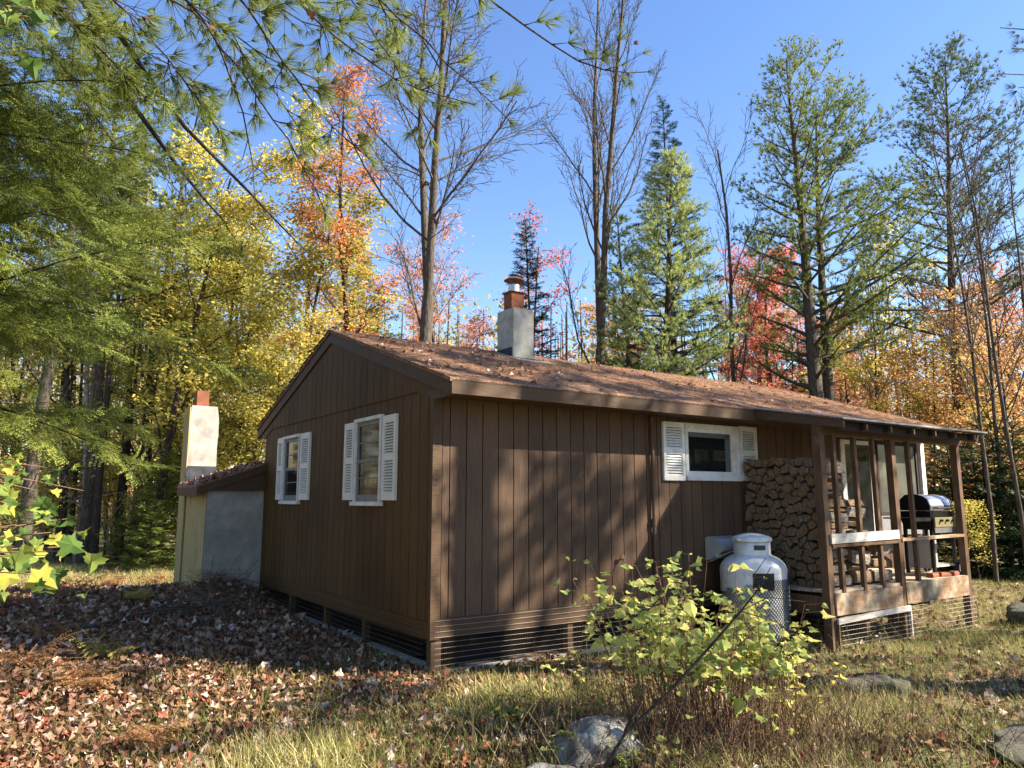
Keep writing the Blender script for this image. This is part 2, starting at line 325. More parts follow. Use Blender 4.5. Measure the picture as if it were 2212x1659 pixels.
mb = MB(); wall_boards(mb, 'x', 0, L, .2, 2.70, Wd, 1); wall_boards(mb, 'y', 0, Wd, .2, 5, L, 1, top=lambda u: roofz(u)-.05)
mb.box(.0, L, Wd, Wd+.03, -.1, .2); mb.box(L, L+.03, 0, Wd, -.1, .2)
part('wall', mb, M['siding'])
mb = MB()                                # dark backing, with the holes left to the windows' depth
mb.box(.0, L, .003, .06, .32, 2.72); mb.box(.003, .06, .06, Wd, .32, 2.715)
V = [(.004, 0, 2.715), (.004, Wd, 2.715), (.004, Wd/2, roofz(Wd/2)-.06), (.06, 0, 2.715), (.06, Wd, 2.715), (.06, Wd/2, roofz(Wd/2)-.06)]
mb.polys(V, [(0, 2, 1), (3, 4, 5)])
mb.box(.1, L-.1, .1, Wd-.1, .34, .40)
part('sheathing', mb, M['backing'])
mb = MB(); mb.box(-.02, .085, -.024, .003, .285, 2.70); mb.box(-.022, .0, -.026, .03, .285, 2.70); part('corner_board', mb, M['trim'])
mb = MB(); mb.box(-.02, .0, Wd-.02, Wd+.05, .2, 2.66); part('corner_board', mb, M['trim'])
mb = MB(); mb.box(.087, L, -.022, .004, .295, .472); part('skirt_board', mb, M['trim'])
mb = MB(); mb.box(-.023, .002, .032, Wd-.02, .285, .442); part('skirt_board', mb, M['siding_gable_shade'])
for (x, wdt) in ((.06, .11), (1.70, .07), (3.3, .07)):
    mb = MB(); mb.box(x-wdt/2+.0, x+wdt/2, .0, .09, -.2, .294); part('foundation_post', mb, M['trim'])
for y in (1.6, 2.82, 4.2, 5.45):
    mb = MB(); mb.box(.0, .07, y-.04, y+.04, -.2, .284); part('foundation_post', mb, M['trim'])
mb = MB(); mb.box(.1, 4.3, .01, .12, -.25, -.03); mb.box(.02, .12, .14, 5.5, -.25, .02); part('foundation_sill', mb, M['concrete'])
# floor joists, and near-black sheets that paint the crawl space's shade
mb = MB()
for x in np.arange(.5, 9, .41): mb.box(x, x+.045, .1, Wd-.1, .16, .335)
part('floor_joist', mb, M['backing'])
mb = MB(); mb.box(.5, L-.1, .55, .56, -.25, .334); mb.box(.5, .51, .56, Wd-.1, -.25, .334); part('crawl_shade_sheet', mb, M['backing'])  # near-black sheets inside the mesh stand in for deep shade
mb = MB(); mb.box(.12, L-.1, .13, .54, -.06, -.045); mb.box(.12, .5, .54, Wd-.1, .03, .04); part('crawl_shade_floor', mb, M['backing'])  # near-black floor strips, shade put into the colour
def wire(u0, u1, z0, z1, plane, axis, rng, dv=.0215, dh=.052, r=.0013):
    mb = MB()
    def P(u, z): return (u, plane+.004*sin(u*2.3+z*5), z) if axis == 'x' else (plane+.004*sin(u*2.3+z*5), u, z)
    zz = z0
    while zz <= z1:
        us = np.linspace(u0, u1, 14); mb.tube([P(u, zz+.004*sin(u*1.7+zz*9)) for u in us], r*1.25, 3); zz += dh
    uu = u0
    while uu <= u1:
        mb.tube([P(uu, z0), P(uu, (z0+z1)/2), P(uu, z1)], r*.55, 3, 1); uu += dv
    return mb
rng = np.random.default_rng(3)
part('wire_mesh', wire(.03, 3.6, -.06, .46, -.036, 'x', rng), [M['wire'], M['rustmetal']])
part('wire_mesh', wire(.10, 5.4, -.03, .40, -.034, 'y', rng, .03), [M['rustmetal'], M['backing']])
# roof
def slab(mb, x0, x1, pts, th):
    n = len(pts)
    V = [(x, y, z-d) for x in (x0, x1) for d in (0, th) for (y, z) in pts]
    F = []
    for i in range(n-1):
        F += [(i, i+1, 2*n+i+1, 2*n+i), (n+i, 3*n+i, 3*n+i+1, n+i+1), (i, n+i, n+i+1, i+1), (2*n+i, 2*n+i+1, 3*n+i+1, 3*n+i)]
    F += [(0, 2*n, 3*n, n), (n-1, 2*n-1, 4*n-1, 3*n-1)]
    mb.add(V, F)
mb = MB(); slab(mb, -.075, L+.25, [(-OV-.03, EZ-.01), (Wd/2, RZ), (Wd+OV+.03, EZ-.01)], .035)
rf = part('roof', mb, M['shingle'])
mb = MB(); slab(mb, -.05, L+.22, [(-OV, EZ-.036), (Wd/2, RZ-.036), (Wd+OV, EZ-.036)], .018); part('roof_sheathing', mb, M['trim'])
mb = MB()
for k in range(16):                      # lifted, uneven shingle course ends along the gable edge
    for sgn in (-1, 1):
        y0 = Wd/2+sgn*(k*.2+.01); y1 = Wd/2+sgn*(k*.2+.19); e = -.09-.012*((k*7) % 5)/5
        V = [(e, y0, roofz(y0)+.004), (e, y1, roofz(y1)+.014), (.1, y1, roofz(y1)+.010), (.1, y0, roofz(y0)+.004)]
        mb.add(V+[(x, y, z-.008) for x, y, z in V], [(0, 1, 2, 3), (4, 7, 6, 5), (0, 4, 5, 1), (1, 5, 6, 2), (3, 2, 6, 7)])
part('shingle_edge', mb, M['galv' if False else 'shingle'])
for sgn in (-1, 1):
    yE = Wd/2+sgn*(Wd/2+OV)
    mb = MB()
    for (x0, x1, d0, d1) in ((-.055, -.025, .030, .175), (-.030, -.004, .172, .30)):
        V = []
        for x in (x0, x1):
            for (yy, d) in ((Wd/2, d0), (yE, d0), (yE, d1 if d1 < .2 else .2), (Wd/2, d1)):
                V.append((x, yy, roofz(yy)-d))
        if d1 > .2: V[2] = (x0, yE-sgn*.36, roofz(yE-sgn*.36)-d1); V[6] = (x1, yE-sgn*.36, roofz(yE-sgn*.36)-d1)
        mb.add(V, [(0, 1, 2, 3), (7, 6, 5, 4), (0, 4, 5, 1), (1, 5, 6, 2), (2, 6, 7, 3)])
    part('rake_board', mb, M['trim'])
mb = MB(); mb.box(-.055, 4.46, -OV-.03, -OV-.002, 2.605, 2.745); part('fascia', mb, M['trim'])
mb = MB(); mb.box(-.05, L, Wd+OV, Wd+OV+.03, 2.605, 2.745); part('fascia', mb, M['trim'])
mb = MB(); mb.box(-.02, L, -OV, -.02, 2.62, 2.635); mb.box(-.02, L, Wd+.03, Wd+OV, 2.62, 2.635); part('soffit', mb, M['siding'])
# roof chimney
def rough_block(mb, x0, x1, y0, y1, z0, z1, rng, nz=9, nx=5, j=.006, rtop=.02):
    """a masonry block with slightly uneven faces"""
    ring = []
    for i in range(nx): ring.append((x0+(x1-x0)*i/nx, y0))
    for i in range(nx): ring.append((x1, y0+(y1-y0)*i/nx))
    for i in range(nx): ring.append((x1-(x1-x0)*i/nx, y1))
    for i in range(nx): ring.append((x0, y1-(y1-y0)*i/nx))
    ring = np.array(ring); n = len(ring); V = []
    c = np.array([(x0+x1)/2, (y0+y1)/2])
    for k in range(nz+1):
        s = 1-(rtop/(x1-x0)*2 if k == nz else 0)
        r = c+(ring-c)*s+rng.normal(0, j, (n, 2))
        V.append(np.column_stack([r, np.full(n, z0+(z1-z0)*k/nz)+(rng.normal(0, j*.5, n) if k < nz else 0)]))
    V = np.concatenate(V); i = np.arange(nz)[:, None]*n; q = np.arange(n)[None]; qn = (q+1) % n
    mb.add(V, np.stack([i+q, i+qn, i+n+qn, i+n+q], -1).reshape(-1, 4)); mb.F.append((np.array([list(range(n))])+mb.n-n, 0))
mb = MB(); rough_block(mb, 2.46, 2.82, 2.2, 2.63, 3.4, 4.39, rng, j=.0022, rtop=.004); ch = part('chimney', mb, M['concrete'])
mb = MB()
mb = MB(); mb.box(2.445, 2.462, 2.24, 2.62, 3.60, 3.80); mb.box(2.40, 2.90, 2.12, 2.19, 3.59, 3.628)
part('flashing', mb, M['tar'], parent=ch)
mb = MB(); mb.box(2.36, 2.98, 1.93, 2.19, 3.0, 3.01)
V = [(2.34, 1.90, roofz(1.90)+.012), (3.02, 1.90, roofz(1.90)+.012), (2.96, 2.55, roofz(2.55)+.014), (2.36, 2.55, roofz(2.55)+.014)]
mb = MB(); mb.add(V+[(x, y, z-.01) for x, y, z in V], [(0, 1, 2, 3), (4, 7, 6, 5), (0, 4, 5, 1), (1, 5, 6, 2), (2, 6, 7, 3), (3, 7, 4, 0)]); part('roof_cement', mb, M['concrete'], parent=ch)
mb = MB(); mb.box(2.505, 2.725, 2.31, 2.52, 4.385, 4.66); part('flue', mb, M['clay'], parent=ch)
mb = MB(); mb.box(2.475, 2.755, 2.28, 2.55, 4.66, 4.668); mb.tube([(2.475, 2.28, 4.66), (2.44, 2.25, 4.63)], .004, 4); part('flue_plate', mb, M['rustmetal'], parent=ch)
mb = MB(); mb.lathe([(.082, 4.67), (.082, 4.79), (.075, 4.79), (.075, 4.67)], 20, (2.615, 2.41)); part('stove_pipe', mb, M['galv'], parent=ch, smooth=False)
mb = MB()
for k in range(7):
    a = k*2*pi/7; mb.tube([(2.615+.078*cos(a), 2.41+.078*sin(a), 4.78), (2.615+.11*cos(a), 2.41+.11*sin(a), 4.865)], .004, 4)
mb.lathe([(.001, 4.925), (.09, 4.905), (.155, 4.862), (.155, 4.856), (.09, 4.892), (.001, 4.905)], 24, (2.615, 2.41)); part('pipe_cap', mb, M['rustmetal'], parent=ch)
# shed (lean-to) at the back corner of the gable with its own chimney
mb = MB(); rough_block(mb, -.885, .03, Wd+.012, 7.15, -.1, 1.745, rng, 8, 8, .004); sh = part('lean_to_wall', mb, M['stucco'], 'white stucco side wall of the lean-to')
mb = MB()
for k in range(12):
    y0 = Wd+.014+k*(7.14-Wd-.014)/12; y1 = Wd+.014+(k+1)*(7.14-Wd-.014)/12
    mb.add([(-.898, y0, -.1), (-.898, y1, -.1), (-.894, y1, 1.745), (-.894, y0, 1.745)], [(0, 3, 2, 1)])
mb.box(-.893, -.882, Wd+.02, 7.14, -.1, 1.744)
part('lean_to_face', mb, M['stucco_y'], 'yellow lit narrow wall of the lean-to')
mb = MB(); rough_block(mb, -.91, -.44, 7.16, 7.62, -.1, 3.22, rng, 14, 5, .0028, .02); c2 = part('chimney', mb, M['stucco'], 'white stucco chimney behind the lean-to')
mb = MB(); mb.box(-.928, -.908, 7.145, 7.61, -.1, 3.185); part('chimney_side', mb, M['stucco_y'], parent=c2)
mb = MB(); rough_block(mb, -.925, -.425, 7.13, 7.16, 1.80, 2.17, rng, 4, 4, .003); part('flashing', mb, M['tar'], parent=c2)
mb = MB(); mb.box(-.80, -.60, 7.27, 7.47, 3.2, 3.50); part('flue', mb, M['clay'], parent=c2)
def ltz(x): return 2.20+(x)*.36
mb = MB()
V = [(-1.06, Wd-.06, ltz(-1.06)), (.0, Wd-.06, ltz(0)), (.0, 7.14, ltz(0)), (-1.06, 7.14, ltz(-1.06))]
mb.add(V+[(x, y, z-.03) for x, y, z in V], [(0, 1, 2, 3), (4, 7, 6, 5), (0, 4, 5, 1), (1, 5, 6, 2), (2, 6, 7, 3), (3, 7, 4, 0)])
part('lean_to_roof', mb, M['shingle'])
mb = MB()
V = [(-1.03, Wd-.045, ltz(-1.03)-.032), (.0, Wd-.045, ltz(0)-.032), (.0, Wd-.045, ltz(0)-.15), (-1.03, Wd-.045, ltz(-1.03)-.15)]
mb.add(V+[(x, y+.03, z) for x, y, z in V], [(3, 2, 1, 0), (4, 5, 6, 7), (0, 1, 5, 4), (2, 3, 7, 6), (3, 0, 4, 7)])
V = [(-.88, Wd-.012, 1.74), (.0, Wd-.012, 1.74), (.0, Wd-.012, ltz(0)-.12), (-.88, Wd-.012, ltz(-.88)-.12)]
mb.add(V, [(0, 1, 2, 3)])
part('rake_board', mb, M['trim'])
mb = MB(); mb.box(-1.055, -1.03, Wd-.05, 7.12, ltz(-1.05)-.16, ltz(-1.05)-.034); part('fascia', mb, M['stucco_y' if False else 'post'])
# ---- windows
def shutter(axis, u0, u1, z0, z1, f, out, arch=True):
    mb = MB()
    def bx(a, b, c, d, e0, e1, mi=0):
        lo, hi = sorted((f+out*e0, f+out*e1))
        mb.box(a, b, lo, hi, c, d, mi) if axis == 'x' else mb.box(lo, hi, a, b, c, d, mi)
    bx(u0+.04, u1-.04, z0+.01, z1-.01, .001, .005, 1)
    st = .048; T = .032; zm = z0+(z1-z0)*.50
    bx(u0, u0+st, z0, z1, 0, T); bx(u1-st, u1, z0, z1, 0, T)
    bx(u0+st, u1-st, z0, z0+.085*(z1-z0), 0, T-.002); bx(u0+st, u1-st, z1-.09*(z1-z0), z1, 0, T-.002); bx(u0+st, u1-st, zm-.035, zm+.035, 0, T-.002)
    for a, b in ((z0+.085*(z1-z0), zm-.035), (zm+.035, z1-.09*(z1-z0))):
        n = max(3, int((b-a)/.031)); h = (b-a)/n
        for k in range(n):
            za = a+k*h+.003; uu0, uu1 = u0+st, u1-st
            fo = f+out*(T-.006); fi = f+out*.008
            if axis == 'x': V = [(uu0, fo, za), (uu1, fo, za), (uu1, fi, za+h*.66), (uu0, fi, za+h*.66)]
            else: V = [(fo, uu0, za), (fo, uu1, za), (fi, uu1, za+h*.66), (fi, uu0, za+h*.66)]
            V2 = [tuple(np.array(v)+np.array([0, 0, -.005])) for v in V]
            mb.add(V+V2, [(0, 1, 2, 3), (4, 7, 6, 5), (0, 4, 5, 1)])
    return mb
for (a, b, z0, z1) in ((3.15, 3.525, 1.838, 2.56), (4.585, 4.935, 1.85, 2.575)):
    part('shutter', shutter('x', a, b, z0, z1, -.018, -1), [M['white'], M['louvre_shade']])
for (a, b) in ((.778, 1.118), (1.938, 2.24), (3.52, 3.885), (4.70, 4.96)):
    part('shutter', shutter('y', a, b, 1.60, 2.53, -.018, -1), [M['shutter'], M['louvre_shade']])
# eave-wall window
x0, x1, z0, z1 = HE
mb = MB()
mb.box(x0, x0+.05, -.045, .0, z0, z1); mb.box(x1-.11, x1, -.045, .0, z0, z1); mb.box(x0, x1, -.05, .0, z1-.06, z1+.003); mb.box(x0, x1, -.06, .0, z0-.012, z0+.05)
mb.box(x0+.045, x1-.10, -.035, .0, z0+.05, z0+.105); mb.box(x0+.05, x1-.11, -.034, .0, z1-.105, z1-.06)
mb.box(x1-.16, x1-.11, -.033, .0, z0+.1, z1-.1)
wf = part('window', mb, M['white'])
mb = MB(); mb.box(x0+.05, x1-.16, -.018, .002, z0+.105, z1-.105); part('pane', mb, M['glass'], parent=wf)
mb = MB(); 
for (a, b, c, d) in ((x0+.05, x0+.085, z0+.105, z1-.105), (x1-.26, x1-.165, z0+.105, z1-.105), (x0+.05, x1-.165, z1-.165, z1-.105)): mb.box(a, b, -.0195, -.0185, c, d)
part('curtain', mb, M['curtain'], parent=wf)
# gable windows
for (y0, y1, z0, z1) in (G1, G2):
    big = y0 < 2
    mb = MB()
    mb.box(-.055, .0, y0, y0+.035, z0, z1); mb.box(-.055, .0, y1-.035, y1, z0, z1); mb.box(-.062, .0, y0-.01, y1+.01, z1-.035, z1+.006)
    mb.box(-.08, .0, y0-.03, y1+.03, z0-.035, z0+.012)
    wf = part('window', mb, M['white'])
    mb = MB(); a, b = y0+.035, y1-.035; zm = z0+(z1-z0)*.49
    s = .05
    mb.box(-.030, .0, a, a+s, z0+.012, z1-.035); mb.box(-.030, .0, b-s, b, z0+.012, z1-.035)
    mb.box(-.029, .0, a+s, b-s, z1-.085, z1-.035); mb.box(-.029, .0, a+s, b-s, z0+.012, z0+.09); mb.box(-.034, .0, a+s, b-s, zm-.018, zm+.02)
    mb.box(-.024, .0, a+s, b-s, (zm+z1)/2-.04, (zm+z1)/2-.027); mb.box(-.024, .0, a+s, b-s, (zm+z0)/2+.035, (zm+z0)/2+.048)
    part('sash', mb, M['sash'], parent=wf)
    mb = MB(); mb.box(-.015, .002, a+s, b-s, z0+.09, z1-.085); part('pane', mb, M['glass'], parent=wf)
# porch door and picture window
x0, x1, z0, z1 = HD
mb = MB(); mb.box(x0, x0+.07, -.04, 0, z0, z1); mb.box(x1-.07, x1, -.04, 0, z0, z1); mb.box(x0, x1, -.045, 0, z1-.06, z1+.003); mb.box(x0+.07, x1-.07, -.035, 0, z0, z0+.3); mb.box(x0+.07, x0+.12, -.03, 0, z0+.3, z1-.06); mb.box(x1-.12, x1-.07, -.03, 0, z0+.3, z1-.06)
dr = part('door', mb, M['white'])
mb = MB(); mb.box(x0+.12, x1-.12, -.02, .001, z0+.3, z1-.06); part('pane', mb, M['glass'], parent=dr)
mb = MB(); mb.tube([(x1-.10, -.05, 1.45), (x1-.10, -.07, 1.45), (x1-.10, -.07, 1.6), (x1-.10, -.05, 1.6)], .008, 6); part('handle', mb, M['black'], parent=dr)
x0, x1, z0, z1 = HP
mb = MB(); mb.box(x0, x0+.05, -.04, 0, z0, z1); mb.box(x1-.04, x1, -.04, 0, z0, z1); mb.box(x0, x1, -.045, 0, z1-.05, z1+.003); mb.box(x0, x1, -.05, 0, z0-.003, z0+.05)
wf = part('window', mb, M['backing'])
mb = MB(); mb.box(x0+.05, x1-.04, -.02, .001, z0+.05, z1-.05); part('pane', mb, M['bigglass'], parent=wf)
mb = MB(); mb.box(x0+.02, x1-.03, -.045, -.017, 1.05, z0-.006); part('sill_panel', mb, M['galv'], parent=wf)
mb = MB(); mb.box(L-.05, L+.06, -.07, -.01, .3, 2.62); part('corner_board', mb, M['white'])
# vertical pipe, faucet, vent hood
mb = MB(); mb.tube([(2.95, -.055, 2.6), (2.95, -.055, 1.7), (2.95, -.055, .44)], .022, 10); mb.tube([(2.95, -.055, 1.30), (2.95, -.055, 1.38)], .031, 10, cap=True)
mb.box(2.92, 2.98, -.05, -.016, 1.32, 1.35); mb.box(2.92, 2.98, -.05, -.016, 2.3, 2.33); part('drain_pipe', mb, M['post'])
mb = MB(); mb.tube([(2.42, -.016, .93), (2.42, -.09, .93), (2.42, -.10, .89)], .010, 8); mb.lathe([(.0, .0), (.03, .0), (.03, .01), (.0, .01)], 10)
mb.V[-1] = (mb.V[-1]@np.array([[1, 0, 0], [0, 0, 1], [0, 1, 0]], np.float32)+np.array([2.42, -.075, .955], np.float32)).astype(np.float32)
part('faucet', mb, M['rustmetal'])
mb = MB()
xa, xb = 3.86, 4.30
prof = [(-.018, .86), (-.018, 1.13), (-.06, 1.15), (-.20, 1.12), (-.30, 1.03), (-.30, .99), (-.10, .87)]
V = [(x, y, z) for x in (xa, xb) for y, z in prof]; n = len(prof)
mb.polys(V, [tuple(range(n)), tuple(range(2*n-1, n-1, -1))]+[(i, (i+1) % n, n+(i+1) % n, n+i) for i in range(n)])
part('vent_hood', mb, M['hood'])
# ---- porch
YF = -1.35
def post(x, w=.09, z0=-.25, z1=2.40, y=YF, lean=0.): 
    mb = MB(); mb.beam((x+lean, y+w/2, z0), (x, y+w/2, z1), w, w, up=(1, 0, 0)); return mb
part('porch_post', post(4.435, .10, lean=.02), M['post']); part('porch_post', post(5.97, .09, -.2, 2.39, lean=.03), M['post']); part('porch_post', post(7.66, .09, -.2, 2.39, lean=.02), M['post'])
for x in (4.68, 5.12, 5.53, 6.36): part('porch_stud', post(x, .052, .53, 2.36, YF+.004, lean=.03), M['post'])
mb = MB(); mb.box(5.09, 5.17, YF+.0, YF+.09, -.25, .29); part('deck_post', mb, M['post'])
for q in ((5.9, 6.0, YF+.12, YF+.2), (7.6, 7.7, -.2, -.1), (4.5, 4.6, -.2, -.1)):
    mb = MB(); mb.box(*q, -.25, .29); part('deck_post', mb, M['post'])
mb = MB(); mb.box(4.37, 7.75, YF-.005, YF+.085, 2.362, 2.478); part('porch_beam', mb, M['trim'])
mb = MB(); mb.beam((4.50, YF+.03, 1.075), (5.93, YF+.03, 1.083), .09, .035); part('porch_rail', mb, M['post'])
mb = MB(); mb.beam((6.01, YF+.03, 1.10), (7.62, YF+.03, 1.115), .09, .035); part('porch_rail', mb, M['rim'])
mb = MB(); mb.beam((4.47, YF-.014, 1.155), (5.92, YF-.014, 1.172), .022, .11); part('rail_plank', mb, M['greywood'], 'bleached grey plank nailed along the porch rail')
mb = MB(); mb.box(4.49, 5.905, YF-.02, YF+.018, .295, .535); part('rim_board', mb, M['rim'])
mb = MB(); mb.box(6.02, 7.62, YF-.01, YF+.03, .31, .57); part('rim_board', mb, M['rim'])
mb = MB(); mb.box(4.42, 4.46, YF+.11, -.03, .30, .50); part('rim_board', mb, M['post'])
mb = MB(); mb.beam((4.48, YF-.03, .235), (6.03, YF-.03, .268), .022, .062); part('kick_plank', mb, M['greywood'], 'white weathered strip below the porch rim')
mb = MB(); mb.box(6.03, 6.055, YF-.035, YF-.01, -.2, .29); part('corner_stake', mb, M['greywood'])
mb = MB(); mb.box(4.485, 4.51, YF-.035, YF-.01, -.25, .2); part('corner_stake', mb, M['post'])
mb = MB(); y = YF+.12; rng = np.random.default_rng(5)
mb.box(4.5, 7.70, YF+.02, YF+.105, .538, .572)
while y < -.1:
    mb.box(4.43+rng.uniform(-.015, .015), 7.72, y, y+.132, .540+rng.uniform(-.002, .002), .574); y += .139
part('porch_deck', mb, M['deck'])
mb = MB()
for x in np.arange(4.9, 7.7, .6): mb.box(x, x+.04, YF+.03, -.03, .38, .537)
part('deck_joist', mb, M['post'])
part('wire_mesh', wire(4.5, 7.7, -.08, .30, YF-.046, 'x', rng, .04), [M['wire'], M['rustmetal']])
part('wire_mesh', wire(YF+.05, -.1, -.08, .34, 4.40, 'y', rng, .03), [M['rustmetal'], M['backing']])
mb = MB()
PE = -1.66
def pz(y): return 2.765+(y+OV)*.185
V = [(4.40, PE, pz(PE)), (7.86, PE, pz(PE)), (7.86, -OV+.03, pz(-OV)+.012), (4.40, -OV+.03, pz(-OV)+.012)]
mb.add(V+[(x, y, z-.02) for x, y, z in V], [(0, 1, 2, 3), (4, 7, 6, 5), (0, 4, 5, 1), (1, 5, 6, 2), (2, 6, 7, 3), (3, 7, 4, 0)])
part('porch_roof', mb, M['shingle'])
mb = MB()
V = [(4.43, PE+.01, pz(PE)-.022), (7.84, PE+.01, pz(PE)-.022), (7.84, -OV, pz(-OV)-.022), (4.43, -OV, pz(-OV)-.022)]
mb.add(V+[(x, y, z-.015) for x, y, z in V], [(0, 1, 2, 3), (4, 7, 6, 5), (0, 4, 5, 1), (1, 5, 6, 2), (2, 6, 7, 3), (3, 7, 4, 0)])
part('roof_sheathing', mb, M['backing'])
mb = MB()
V = [(4.41, PE+.01, pz(PE)-.024), (4.41, -OV-.035, pz(-OV)-.024), (4.41, -OV-.035, pz(-OV)-.14), (4.41, PE+.01, pz(PE)-.115)]
mb.add(V+[(x+.03, y, z) for x, y, z in V], [(0, 1, 2, 3), (7, 6, 5, 4), (0, 4, 5, 1), (2, 6, 7, 3), (3, 7, 4, 0)])
part('rake_board', mb, M['trim'])
mb = MB(); mb.box(4.44, 7.84, PE+.10, PE+.12, pz(PE)-.13, pz(PE)-.03); part('fascia', mb, M['backing'])  # near-black strip paints the shade under the open porch eave
mb = MB(); mb.beam((4.385, -OV+.0, pz(-OV)+.008), (4.385, PE-.01, pz(PE)+.006), .02, .012); mb.beam((4.38, PE-.008, pz(PE)-.004), (7.87, PE-.008, pz(PE)-.004), .012, .02); part('drip_edge', mb, M['galv'])
for x in np.linspace(4.9, 7.55, 6):
    mb = MB(); mb.box(x, x+.03, PE+.02, PE+.098, pz(PE)-.115, pz(PE)-.045); part('rafter_tail', mb, M['trim'])
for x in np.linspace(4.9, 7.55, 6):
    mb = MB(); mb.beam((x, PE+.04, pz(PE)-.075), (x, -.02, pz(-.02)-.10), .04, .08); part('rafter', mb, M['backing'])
# ------------------------------------------------------------------ firewood
def vor(pts, bounds, rng, shrink=.006):
    y0, y1, z0, z1 = bounds; out = []
    for i, p in enumerate(pts):
        poly = [np.array(q) for q in ((y0, z0), (y1, z0), (y1, z1), (y0, z1))]
        dd = np.hypot(*(pts-p).T); idx = np.argsort(dd)[1:14]
        for j in idx:
            m = (p+pts[j])/2; n = pts[j]-p; ln = np.linalg.norm(n)
            if ln < 1e-6: continue
            n = n/ln; m = m-n*shrink; new = []
            for a in range(len(poly)):
                A, B = poly[a], poly[(a+1) % len(poly)]; da, db = (A-m)@n, (B-m)@n
                if da <= 0: new.append(A)
                if da*db < 0: new.append(A+(B-A)*da/(da-db))
            poly = new
            if len(poly) < 3: break
        out.append(poly)
    return out
def log_object(poly, x0, x1, rng, label, group):
    P = np.array(poly); c = P.mean(0); P = c+(P-c)*rng.uniform(.96, 1.0)
    # round one or two corners (bark side)
    n = len(P); rc = int(np.argmax(np.linalg.norm(P-np.roll(P, 1, 0), axis=1)))
    Q = []; st_ = 0
    for i in range(n):
        a, b, d = P[i-1], P[i], P[(i+1) % n]
        if i == rc:                          # the bark side bows outward
            m0 = a+(b-a)*.5; nn_ = m0-c; ln = np.linalg.norm(b-a)
            st_ = len(Q)
            for t in (.2, .4, .6, .8): q = a+(b-a)*t; Q.append(q+nn_/np.linalg.norm(nn_)*ln*.05*(1-(2*t-1)**2))
        f = rng.uniform(.03, .09); Q.append(b+(a-b)*f); Q.append(b+(d-b)*f)
    Q = np.array(Q); n = len(Q); c = Q.mean(0); mb = MB(); xm = (x0+x1)/2
    tw = rng.normal(0, .02)
    ringv = []
    for k, t in enumerate((0, .03, .5, .97, 1)):
        s = 1.0 if 0 < k < 4 else .96
        R = c+(Q-c)*s*(1+rng.normal(0, .012, (n, 1)))+np.array([0, tw*(t-.5)])
        ringv.append(np.column_stack([np.full(n, x0+(x1-x0)*t)+rng.normal(0, .003, n)*(k in (0, 4)), R]))
    V = np.concatenate(ringv)-np.array([xm, c[0], c[1]])
    bark = rng.random() < .75
    mb.V.append(V.astype(np.float32)); mb.n += len(V)
    for k in range(4):
        for i in range(n):
            isb = bark and (st_-2 <= i <= st_+5)
            mb.F.append((np.array([[k*n+i, k*n+(i+1) % n, (k+1)*n+(i+1) % n, (k+1)*n+i]]), 1 if isb else 0))
    mb.F.append((np.array([list(range(n))[::-1]]), 0)); mb.F.append((np.array([list(range(4*n, 5*n))]), 0))
    o = mb.build('firewood_log', [M['logend'], M['logbark']])
    o.location = LW(xm, c[0], c[1]); o.rotation_euler = (0, 0, TH); tag(o, label, 'log', group)
rng = np.random.default_rng(11)
def stack(y0, y1, z0, ztop, x0, x1, cell, label, group):
    pts = []; nz = int((ztop(0.5)-z0)/cell*1.12); ny = int((y1-y0)/cell)
    ztm = max(ztop(0), ztop(1), ztop(.5)); nz = int((ztm-z0)/(cell*.85))
    for k in range(nz):
        for i in range(ny+1):
            y = y0+(i+.25+.5*(k % 2))*(y1-y0)/(ny+.5); z = z0+(k+.5)*(ztm-z0)/nz
            if z > ztop((y-y0)/(y1-y0)) or y > y1: continue
            pts.append((y+rng.normal(0, cell*.24), z+rng.normal(0, cell*.22)))
    pts = np.array(pts); g = 40
    polys = vor(np.vstack([pts, np.column_stack([pts[:, 0], np.full(len(pts), 9.)])]), (y0-.03, y1+.03, z0, ztm+.02), rng)
    for p, c in zip(polys[:len(pts)], pts):
        q = [v for v in p]
        if len(q) < 3: continue
        q = np.array(q); d = q-c; r = np.linalg.norm(d, axis=1); q = c+d*np.minimum(1, cell*.68/np.maximum(r, 1e-6))[:, None]
        dx = rng.normal(0, .018)
        cc = q.mean(0)+rng.normal(0, cell*.06, 2); nq = len(q); kk = rng.choice([1, 2, 3], p=[.74, .24, .02]); pieces = [q]
        if kk > 1 and nq >= 4:
            st = rng.integers(0, nq); cuts = sorted({int(st+round(j*nq/kk)) for j in range(kk)}); pieces = []
            for j in range(len(cuts)):
                e = cuts[(j+1) % len(cuts)]+(nq if j+1 == len(cuts) else 0)
                w_ = np.array([q[t % nq] for t in range(cuts[j], e+1)]+[cc]); g_ = w_.mean(0); pieces.append(g_+(w_-g_)*.93)
        for w_ in pieces:
            if len(w_) >= 3: dx = rng.normal(0, .018); log_object(w_, x0+dx, x1+dx+rng.normal(0, .02), rng, label, group)
stack(-1.22, -.12, .576, lambda t: 2.12+.10*sin(t*9+1)-.10*(t < .12), 4.58, 5.00, .110, 'split firewood log in the tall stack with its ends facing the white tank', 'logs in the tall firewood stack')
stack(-1.24, -.55, .576, lambda t: 1.50+.12*(t < .25), 5.06, 5.46, .150, 'round firewood log in the middle stack behind the porch studs', 'logs in the middle firewood stack')
stack(-1.24, -.60, .576, lambda t: 1.08-.2*t, 5.52, 5.93, .150, 'short firewood log in the low stack beside the middle porch post', 'logs in the low firewood stack')
